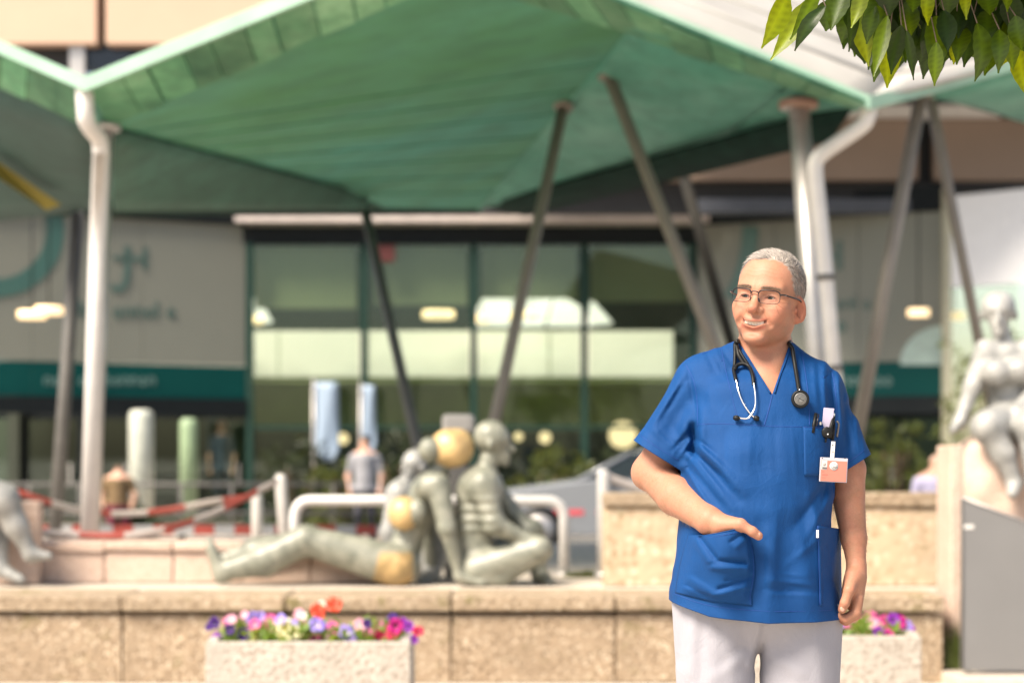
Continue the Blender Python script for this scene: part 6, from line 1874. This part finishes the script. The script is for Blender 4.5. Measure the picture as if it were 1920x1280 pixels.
        h += 0.003 * np.sin(p[:, 2] * 34 + p[:, 0] * 12) * smoothstep(.7, .2, p[:, 2])
        return legs_sdf(p) - h
    V, Q = surface(tro, (MP(1215, 0).x, MAN_Y - .2, -.04), (MP(1625, 0).x, MAN_Y + .2, MP(0, 1070).z), 0.0055)
    me = np_mesh('trousers', relax(V, Q, 2, .5), Q)
    bm = bmesh.new(); bm.from_mesh(me)
    for co, no in ((Vector((0, 0, MP(0, 1128).z)), Vector((0, 0, 1))), (Vector((0, 0, -.015)), Vector((0, 0, -1)))):
        bmesh.ops.bisect_plane(bm, geom=bm.verts[:] + bm.edges[:] + bm.faces[:], plane_co=co, plane_no=no, clear_outer=True)
    bm.to_mesh(me); bm.free()
    tr = link('trousers', me, M_TROUSER, root, smooth=True)
    s_ = tr.modifiers.new('thickness', 'SOLIDIFY'); s_.thickness = 0.002; s_.offset = -1
    # shoes
    for x in (1345, 1502):
        c = MP(x, 0); 
        f = lambda p: np.maximum(smin(smin(s_ell(p, (c.x, MAN_Y - .06, .035), (.048, .135, .05)), s_ell(p, (c.x, MAN_Y + .01, .07), (.045, .06, .06)), .03), s_ell(p, (c.x, MAN_Y - .14, .03), (.05, .06, .04)), .03), -(p[:, 2] - .001))
        V, Q = surface(f, (c.x - .08, MAN_Y - .24, -.01), (c.x + .08, MAN_Y + .12, .16), .008)
        V[:, 2] += GROUND
        link('shoe', np_mesh('shoe', V, Q), M_SHOE, root, smooth=True)

    # hair: strands rooted on the scalp
    hv_ = np.concatenate([Vs[0]])
    q = to_head(hv_.astype(np.float32))
    keep = np.where((hair_mask(q) > 0.4) & (q[:, 2] > -0.085) & (np.hypot(q[:, 0], q[:, 1]) < .13))[0]
    rng = np.random.default_rng(5)
    pick = rng.choice(keep, 30000)
    qs = q[pick] + rng.normal(0, 0.0008, (len(pick), 3)).astype(np.float32)
    eps = 0.0015
    grad = np.stack([head_sdf(qs + np.eye(3, dtype=np.float32)[k] * eps) - head_sdf(qs - np.eye(3, dtype=np.float32)[k] * eps) for k in range(3)], 1)
    grad /= np.linalg.norm(grad, axis=1)[:, None] + 1e-9
    top = smoothstep(0.05, 0.10, qs[:, 2])
    frontm = smoothstep(0.0, 0.07, qs[:, 1])
    flow_top = np.stack([-0.62 + 0 * top, -0.72 + 0.35 * frontm, 0.10 + 0 * top], 1)
    flow_side = np.stack([0 * top, -0.50 + 0 * top, -0.86 + 0 * top], 1)
    flow = flow_top * top[:, None] + flow_side * (1 - top[:, None])
    clump = np.stack([np.sin(qs[:, 0] * 330 + qs[:, 2] * 210), np.sin(qs[:, 1] * 290 + qs[:, 0] * 170), np.sin(qs[:, 2] * 310 + qs[:, 1] * 200)], 1)
    flow = flow + clump * 0.22 + rng.normal(0, 0.10, flow.shape)
    flow -= grad * (flow * grad).sum(1)[:, None]
    flow /= np.linalg.norm(flow, axis=1)[:, None] + 1e-9
    ln = (0.0125 + 0.020 * top - 0.004 * top * frontm) * rng.uniform(0.65, 1.2, len(pick))
    stand = 0.12 + 0.13 * top + 0.04 * top * frontm
    nS = 4
    pts = []
    for k in range(nS + 1):
        t = k / nS
        pts.append(qs - grad * 0.001 + flow * (ln * t)[:, None] + grad * (ln * (stand * t * (1.25 - 0.75 * t)))[:, None])
    pts = np.stack(pts, 1)
    side = np.cross(flow, grad + rng.normal(0, .5, grad.shape)); side /= np.linalg.norm(side, axis=1)[:, None] + 1e-9
    w = 0.00030
    Vh, Fh = [], []
    NS = len(pick)
    wk = np.array([1.0, 0.95, 0.8, 0.55, 0.15]) * w
    Lp = pts - side[:, None, :] * wk[None, :, None]; Rp = pts + side[:, None, :] * wk[None, :, None]
    VV = np.concatenate([Lp.reshape(-1, 3), Rp.reshape(-1, 3)])
    base = np.arange(NS)[:, None] * (nS + 1) + np.arange(nS)[None]
    off = NS * (nS + 1)
    QQ = np.stack([base, base + 1, base + 1 + off, base + off], -1).reshape(-1, 4)
    hm = np_mesh('hair', from_head(VV), QQ)
    mh = Mat('grey_hair_strands')
    hat = mh.n('ShaderNodeVertexColor', layer_name='tint')
    mh.set(hat.outputs[0], 0.45); mh.b.inputs['Specular IOR Level'].default_value = 0.4
    cl = 0.5 + 0.5 * np.sin(qs[:, 0] * 260 + 2.0 * np.sin(qs[:, 1] * 120)) * np.sin(qs[:, 1] * 190 + qs[:, 2] * 230)
    tone = (0.50 + 0.60 * rng.random(NS) ** 1.3) * (0.72 + 0.40 * top) * (0.72 + 0.50 * cl)
    dark = (rng.random(NS) < (0.32 - 0.18 * top))
    tone = np.where(dark, tone * 0.45, tone)
    hc = np.repeat(tone[:, None] * np.array([[0.50, 0.44, 0.40]]), nS + 1, axis=0)
    set_colors(hm, np.concatenate([hc, hc]))
    link('hair', hm, mh.m, root, smooth=True)
    # eyebrows
    bq = q[(np.abs(q[:, 1] - 0.085) < .03)]
    ax = np.abs(bq[:, 0])
    bz = 0.0185 + 0.16 * (ax - 0.012) - 4.2 * (ax - 0.012) ** 2
    sel = bq[(np.abs(bq[:, 2] - bz) < 0.0028) & (ax > 0.011) & (ax < 0.050) & (bq[:, 1] > .05)]
    pk_ = sel[rng.choice(len(sel), 800)]
    sgn = np.sign(pk_[:, 0])
    Vb, Fb = [], []
    for p_, s in zip(pk_, sgn):
        d_ = np.array((s * 0.9, -0.15 + 0.5, 0.28)) + rng.normal(0, .25, 3); d_ /= np.linalg.norm(d_)
        l_ = 0.007 * rng.uniform(.6, 1.2)
        u_ = np.cross(d_, (0, 1, 0)); u_ /= np.linalg.norm(u_)
        k = len(Vb)
        Vb += [p_ - u_ * .0003, p_ + u_ * .0003, p_ + d_ * l_]
        Fb.append((k, k + 1, k + 2))
    link('eyebrows', np_mesh('eyebrows', from_head(np.array(Vb)), np.array(Fb)), M_BROW, root)
    # fine hair on the forearms
    va = np.concatenate([Vs[1], Vs[2]])
    pxa, pya = proj(va)
    sel = va[((pya > 880) & (pya < 985) & (pxa < 1335)) | ((pxa > 1540) & (pya > 905) & (pya < 1060))]
    pk_ = sel[rng.choice(len(sel), 2600)]
    dn = np.array((0.35, -0.25, -0.9)) + rng.normal(0, .45, (len(pk_), 3))
    dn /= np.linalg.norm(dn, axis=1)[:, None]
    sd = np.cross(dn, rng.normal(0, 1, dn.shape)); sd /= np.linalg.norm(sd, axis=1)[:, None]
    ol = rng.uniform(.006, .012, len(pk_))[:, None]
    ctr = np.where(pk_[:, :1] < MP(1450, 0).x, np.array(MP(1275, 935))[None], np.array(MP(1597, 985))[None])
    out = pk_ - ctr; out[:, 2] *= .2; out /= np.linalg.norm(out, axis=1)[:, None]
    Va = np.stack([pk_ - sd * .00022, pk_ + sd * .00022, pk_ + dn * ol + out * ol * .35], 1).reshape(-1, 3)
    link('arm_hair', np_mesh('arm_hair', Va, np.arange(len(Va)).reshape(-1, 3)), plain('fine_body_hair', (.26, .17, .10), .6), root)
    # nails
    m_nail = plain('fingernail', (.50, .29, .22), .3)
    for c, r_, m_ in ((MP(1421, 1002, -.2185), (.0054, .0022, .0066), rot('Y', 60)), (MP(1579.5, 1141, -.0985), (.0056, .0020, .0066), rot('Y', -14))):
        V, Q = surface(lambda p: s_ell(p, c, r_, m_), np.array(c) - .012, np.array(c) + .012, .0008)
        link('fingernail', np_mesh('fingernail', V, Q), m_nail, root, smooth=True)
    return root, on, onpath
MAN, ON, ONPATH = build_man()

# --- glasses
def build_glasses():
    g = empty('eyeglasses', hv(0, 0.105, 0))
    tag(g, 'thin dark metal rectangular eyeglasses worn by the man', 'glasses')
    m = Mat('clear_lens')
    m.t.nodes.remove(m.b)
    tr = m.n('ShaderNodeBsdfTransparent'); gl = m.n('ShaderNodeBsdfGlossy', Roughness=0.02); mx = m.n('ShaderNodeMixShader')
    mx.inputs[0].default_value = 0.018
    m.l(tr.outputs[0], mx.inputs[1]); m.l(gl.outputs[0], mx.inputs[2]); m.l(mx.outputs[0], m.out.inputs['Surface'])
    for sx in (1, -1):
        loop = []
        w, h, r = 0.0250, 0.0155, 0.0085
        for k in range(40):
            a = 2 * math.pi * k / 40
            ca, sa = math.cos(a), math.sin(a)
            ex = math.copysign(abs(ca) ** 0.50, ca) * w
            ez = math.copysign(abs(sa) ** 0.58, sa) * h * (1.0 if sa > 0 else 0.98)
            x = 0.0340 + ex
            y = 0.1060 - 4.5 * max(0, x - 0.01) ** 2 - 0.018 * max(0, x - 0.045)
            loop.append(hv(sx * x, y, -0.0020 + ez))
        rim = loop + loop[:2]
        tube('rim', rim, 0.0008, M_RIM, g, n=6)
        top = [p for p in loop[1:20]]
        tube('brow_bar', [p + Vector((0, 0, .0003)) for p in top], 0.0015, M_RIM, g, n=6)
        c = sum(loop, Vector()) / len(loop)
        me = mesh_from('lens', loop + [c], [(i, (i + 1) % 40, 40) for i in range(40)])
        link('lens', me, m.m, g, smooth=True)
        # temple arm back to the ear
        pts = [hv(sx * 0.0590, 0.0945, 0.0060), hv(sx * 0.0680, 0.0880, 0.0065), hv(sx * 0.0755, 0.060, 0.0050), hv(sx * 0.0785, 0.030, 0.0040), hv(sx * 0.0790, 0.014, 0.0030), hv(sx * 0.0770, -0.008, -0.004), hv(sx * 0.076, -0.016, -0.022)]
        tube('temple', smooth_path(pts, 5), 0.0019, M_RIM, g, n=8)
        tube('hinge', [hv(sx * 0.0655, 0.0895, 0.0065), hv(sx * 0.0690, 0.0855, 0.0064)], 0.0024, M_STEEL, g, n=8)
        tube('nose_pad', [hv(sx * 0.0095, 0.1035, -0.006), hv(sx * 0.0115, 0.0990, -0.013)], 0.0016, M_RIM, g, n=6)
    tube('bridge', smooth_path([hv(-0.0105, 0.1055, 0.0060), hv(-0.004, 0.1085, 0.0085), hv(0.004, 0.1085, 0.0085), hv(0.0105, 0.1055, 0.0060)], 5), 0.0014, M_RIM, g, n=8)
build_glasses()

# --- stethoscope
def build_stethoscope():
    s = empty('stethoscope', ON(1440, 790))
    tag(s, 'black stethoscope with steel ear tubes hung around the neck of the man', 'stethoscope')
    L = lambda pts, lift: [ON(x, y, lift) for x, y in pts]
    neck = lambda x, y, dy: MP(x, y, dy)
    # main tube: from the fork, round the back of the neck, down to the chest piece
    main = [ON(1395, 688, .011), ON(1386, 672, .013), ON(1384, 662, .012), ON(1382, 650, .012), neck(1382, 641, -.035), neck(1386, 638, .012), neck(1398, 640, .080), neck(1430, 640, .112), neck(1468, 642, .085),
            neck(1480, 639, .020), neck(1480, 645, -.030), ON(1482, 658, .010), ON(1485, 674, .009), ON(1490, 700, .008), ON(1495, 735, .009)]
    tube('tubing', smooth_path(main, 8), 0.0050, M_BLACK, s, n=12)
    tube('ear_tube_sleeve', smooth_path([neck(1381, 642, -.034), ON(1380, 652, .012), ON(1379, 668, .012), ON(1377, 690, .010), ON(1377, 700, .010), ON(1381, 716, .009)], 6), 0.0042, M_BLACK, s, n=10)
    tube('ear_tube_sleeve', smooth_path([ON(1378, 700, .011), ON(1384, 691, .012), ON(1394, 688, .013), ON(1405, 696, .012), ON(1411, 710, .010), ON(1413, 724, .009)], 6), 0.0044, M_BLACK, s, n=10)
    tube('ear_tube_sleeve', smooth_path([ON(1387, 662, .014), ON(1394, 675, .014), ON(1402, 690, .013)], 5), 0.0036, M_BLACK, s, n=10)
    a = smooth_path(L([(1381, 714), (1386, 735), (1394, 757), (1405, 775), (1415, 784)], .008), 6)
    b = smooth_path(L([(1413, 722), (1416, 742), (1416, 764), (1410, 781), (1400, 787), (1388, 786)], .012), 6)
    tube('ear_tube', a, 0.0021, M_STEEL, s, n=8)
    tube('ear_tube', b, 0.0021, M_STEEL, s, n=8)
    tube('ear_tip', L([(1414, 783.5), (1416, 784.5), (1420, 786), (1423, 787)], .008), [.0032, .0062, .0064, .0040], M_BLACK, s, n=12)
    tube('ear_tip', L([(1389, 786), (1385, 786), (1381, 785.5), (1377, 785)], .011), [.0034, .0056, .0066, .0044], M_BLACK, s, n=12)
    # chest piece
    c = ON(1496, 751, .012)
    nrm = (Vector((0, -1, .05))).normalized()
    q = nrm.to_track_quat('Z', 'Y').to_matrix()
    def ring(prof, name, mat, par, seg=40):
        V, F = [], []
        for r, h in prof:
            for k in range(seg):
                an = 2 * math.pi * k / seg
                V.append(c + q @ Vector((r * math.cos(an), r * math.sin(an), h)))
        for i in range(len(prof) - 1):
            for k in range(seg): F.append((i * seg + k, i * seg + (k + 1) % seg, (i + 1) * seg + (k + 1) % seg, (i + 1) * seg + k))
        F.append(tuple(range((len(prof) - 1) * seg, len(prof) * seg)))
        return link(name, mesh_from(name, V, F), mat, par, smooth=True)
    cp = ring([(.016, -.010), (.0205, -.004), (.0212, .001), (.0208, .0040), (.0190, .0054), (.0150, .0052), (.0140, .0046)], 'chest_piece', M_BLACK, s)
    ring([(.0142, .0040), (.0140, .0052), (.0134, .0055), (.0001, .0055)], 'diaphragm', plain('grey_diaphragm', (.20, .195, .185), .35, .3), cp)
    m_mark = plain('dark_print', (.03, .03, .03), .5)
    for rr in (.0118, .0080):
        tube('ring_mark', [c + q @ Vector((rr * math.cos(2 * math.pi * k / 32), rr * math.sin(2 * math.pi * k / 32), .0057)) for k in range(33)], .00042, m_mark, cp, n=5)
    tube('emblem', [c + q @ Vector((x, y, .0058)) for x, y in ((-.006, .004), (-.001, .0008), (.0035, -.002), (.007, -.0035))], .0008, m_mark, cp, n=5)
    tube('emblem', [c + q @ Vector((x, y, .0058)) for x, y in ((-.004, -.005), (-.0045, -.001), (-.001, .004), (.003, .0045), (.0045, .001))], .0006, m_mark, cp, n=5)
    for k in range(18):
        an = 2 * math.pi * k / 18
        tube('dial_letter', [c + q @ Vector((r_ * math.cos(an), r_ * math.sin(an), .0057)) for r_ in (.0090, .0108)], .00045, m_mark, cp, n=4)
    tube('stem', [ON(1495, 733, .010), c + Vector((0, .002, .018))], .0034, M_STEEL, s, n=10)
build_stethoscope()

# --- things in and on the chest pocket
def flat_card(name, c, w, h, t, mat, par, tilt=0.0, bev=0.0015):
    bm = bmesh.new(); box_bm(bm, (-w / 2, -t / 2, -h / 2), (w / 2, t / 2, h / 2), min(bev, t * 0.45), 1)
    me = bm_mesh(name, bm)
    me.transform(Matrix.Translation(c) @ Matrix.Rotation(R(tilt), 4, 'Y'))
    return link(name, me, mat, par)
def build_badge():
    b = empty('id_badge', ON(1544, 880))
    tag(b, 'pink staff badge hanging from a round black reel at the chest pocket', 'badge')
    c = ON(1544, 811, .010)
    tube('badge_reel', [c + Vector((0, .006, 0)), c + Vector((0, .0, 0)), c + Vector((0, -.005, 0)), c + Vector((0, -.0065, 0))], [.0125, .0132, .0128, .0105], M_BLACK, b, n=28)
    flat_card('reel_mark', c + Vector((.0015, -.0068, -.004)), .003, .003, .0006, plain('white_print', (.7, .7, .7), .5), b)
    tube('reel_cord', [ON(1544, 820, .008), ON(1543, 829, .008)], .0022, M_BLACK, b, n=8)
    cc = ON(1544, 879, .027)
    fx = lambda px, py, d=0.0: Vector((cc.x + (px - 1544) * U, cc.y - d, cc.z - (py - 879) * U))
    m_strap = plain('white_vinyl_strap', (.72, .70, .66), .35)
    flat_card('strap', fx(1543, 843, .0012), .0092, .040, .0012, m_strap, b, 4)
    flat_card('strap_snap', fx(1543, 846, .0022), .0045, .0045, .0014, M_STEEL, b)
    flat_card('strap_slot', fx(1543, 834, .0020), .003, .0035, .0004, M_BLACK, b)
    m_hold = plain('clear_plastic_holder', (.42, .40, .45), .15)
    m_pink = plain('pink_card', (.56, .165, .125), .35, var=.04)
    hold = flat_card('holder', fx(1544.5, 879, 0), .064, .0560, .0022, m_hold, b, 3.0)
    flat_card('card', fx(1544.5, 881, .0016), .0595, .0475, .0014, m_pink, b, 3.0)
    flat_card('portrait_photo', fx(1527.5, 870, .0026), .0135, .0210, .0006, plain('photo_paper', (.48, .46, .45), .4, var=.03), b, 3.0)
    m_gr = plain('grey_print', (.12, .11, .11), .5)
    tube('portrait_head', [fx(1527.5, 868.5, .0028), fx(1527.5, 868.5, .0034)], [.0038, .0034], plain('photo_grey', (.34, .31, .29), .5), b, n=16)
    flat_card('portrait_shoulders', fx(1528, 875.5, .0030), .0110, .0050, .0004, m_gr, b, 3)
    tube('white_disc', [fx(1545, 872, .0024), fx(1545, 872, .0031)], .0100, plain('white_print_disc', (.56, .55, .55), .4, var=.03), b, n=28)
    tube('disc_logo', [fx(x, y, .0033) for x, y in ((1539, 873.5), (1542, 875), (1545, 873), (1548, 875), (1551, 873.5))], .0006, m_gr, b, n=5)
    tube('disc_logo', [fx(x, y, .0033) for x, y in ((1544, 872), (1544.5, 868), (1548, 868))], .0004, m_gr, b, n=5)
    m_txt = plain('red_brown_print', (.30, .10, .08), .5)
    for i, (x, y, w_) in enumerate(((1525, 882, .007), (1527.5, 887.5, .011), (1526, 893, .008))):
        for k in range(int(w_ / .0018)):
            flat_card('lettering', fx(x - w_ / 2 / U + k * 1.75 + 1, y + k * .09, .0024), .0011, (.0022, .0034, .0018)[i], .0003, m_txt, b, 3)
    for x in (1524, 1565):
        flat_card('holder_slot', fx(x, 857.5, .0013), .0028, .0022, .0006, M_BLACK, b)
def build_pens():
    def pen(label, pts, r, mat, extras=()):
        p_ = empty('pen', pts[-1]); tag(p_, label, 'pen', 'pens in the chest pocket')
        tube('barrel', pts, r, mat, p_, n=12)
        for nm, pp, rr, mm in extras: tube(nm, pp, rr, mm, p_, n=8)
    pen('short black pen at the inner corner of the chest pocket', [ON(1522, 812, .004), ON(1523.5, 797, .006), ON(1526.5, 776, .008)], .0042, M_BLACK,
        [('clip', [ON(1526, 800, .011), ON(1529.5, 778, .012)], .0015, M_RIM)])
    pen('black ballpoint with white push button in front of the clear card', [ON(1548, 822, .012), ON(1549.5, 800, .014), ON(1551.5, 783, .016)], .0040, M_BLACK,
        [('push_button', [ON(1551.5, 783, .016), ON(1552, 777.5, .016)], .0024, plain('white_plastic', (.75, .75, .72), .4))])
    pen('dark pen with a long metal clip at the outer end of the chest pocket', [ON(1556, 825, .006), ON(1557, 800, .008), ON(1556.5, 789, .008)], .0042, M_BLACK,
        [('clip', [ON(1559, 792, .014), ON(1561.5, 797, .015), ON(1559.5, 819, .013)], .0026, plain('grey_metal', (.16, .15, .15), .3, .6))])
    m = Mat('clear_lilac_plastic'); m.set((.55, .50, .66, 1), .12)
    m.b.inputs['Transmission Weight'].default_value = 0.25
    pc = empty('card_sleeve', ON(1548, 800)); tag(pc, 'clear lilac plastic card sticking out of the chest pocket', 'card')
    flat_card('sleeve', ON(1548, 786, .008), .0245, .050, .0014, m.m, pc, 5)
    flat_card('sleeve_edge', ON(1549.5, 767.5, .009), .0225, .0016, .0020, plain('pale_plastic_edge', (.72, .70, .78), .3), pc, 5)
    flat_card('clip', ON(1534.5, 795, .007), .006, .009, .003, M_STEEL, pc, 0)
build_badge(); build_pens()
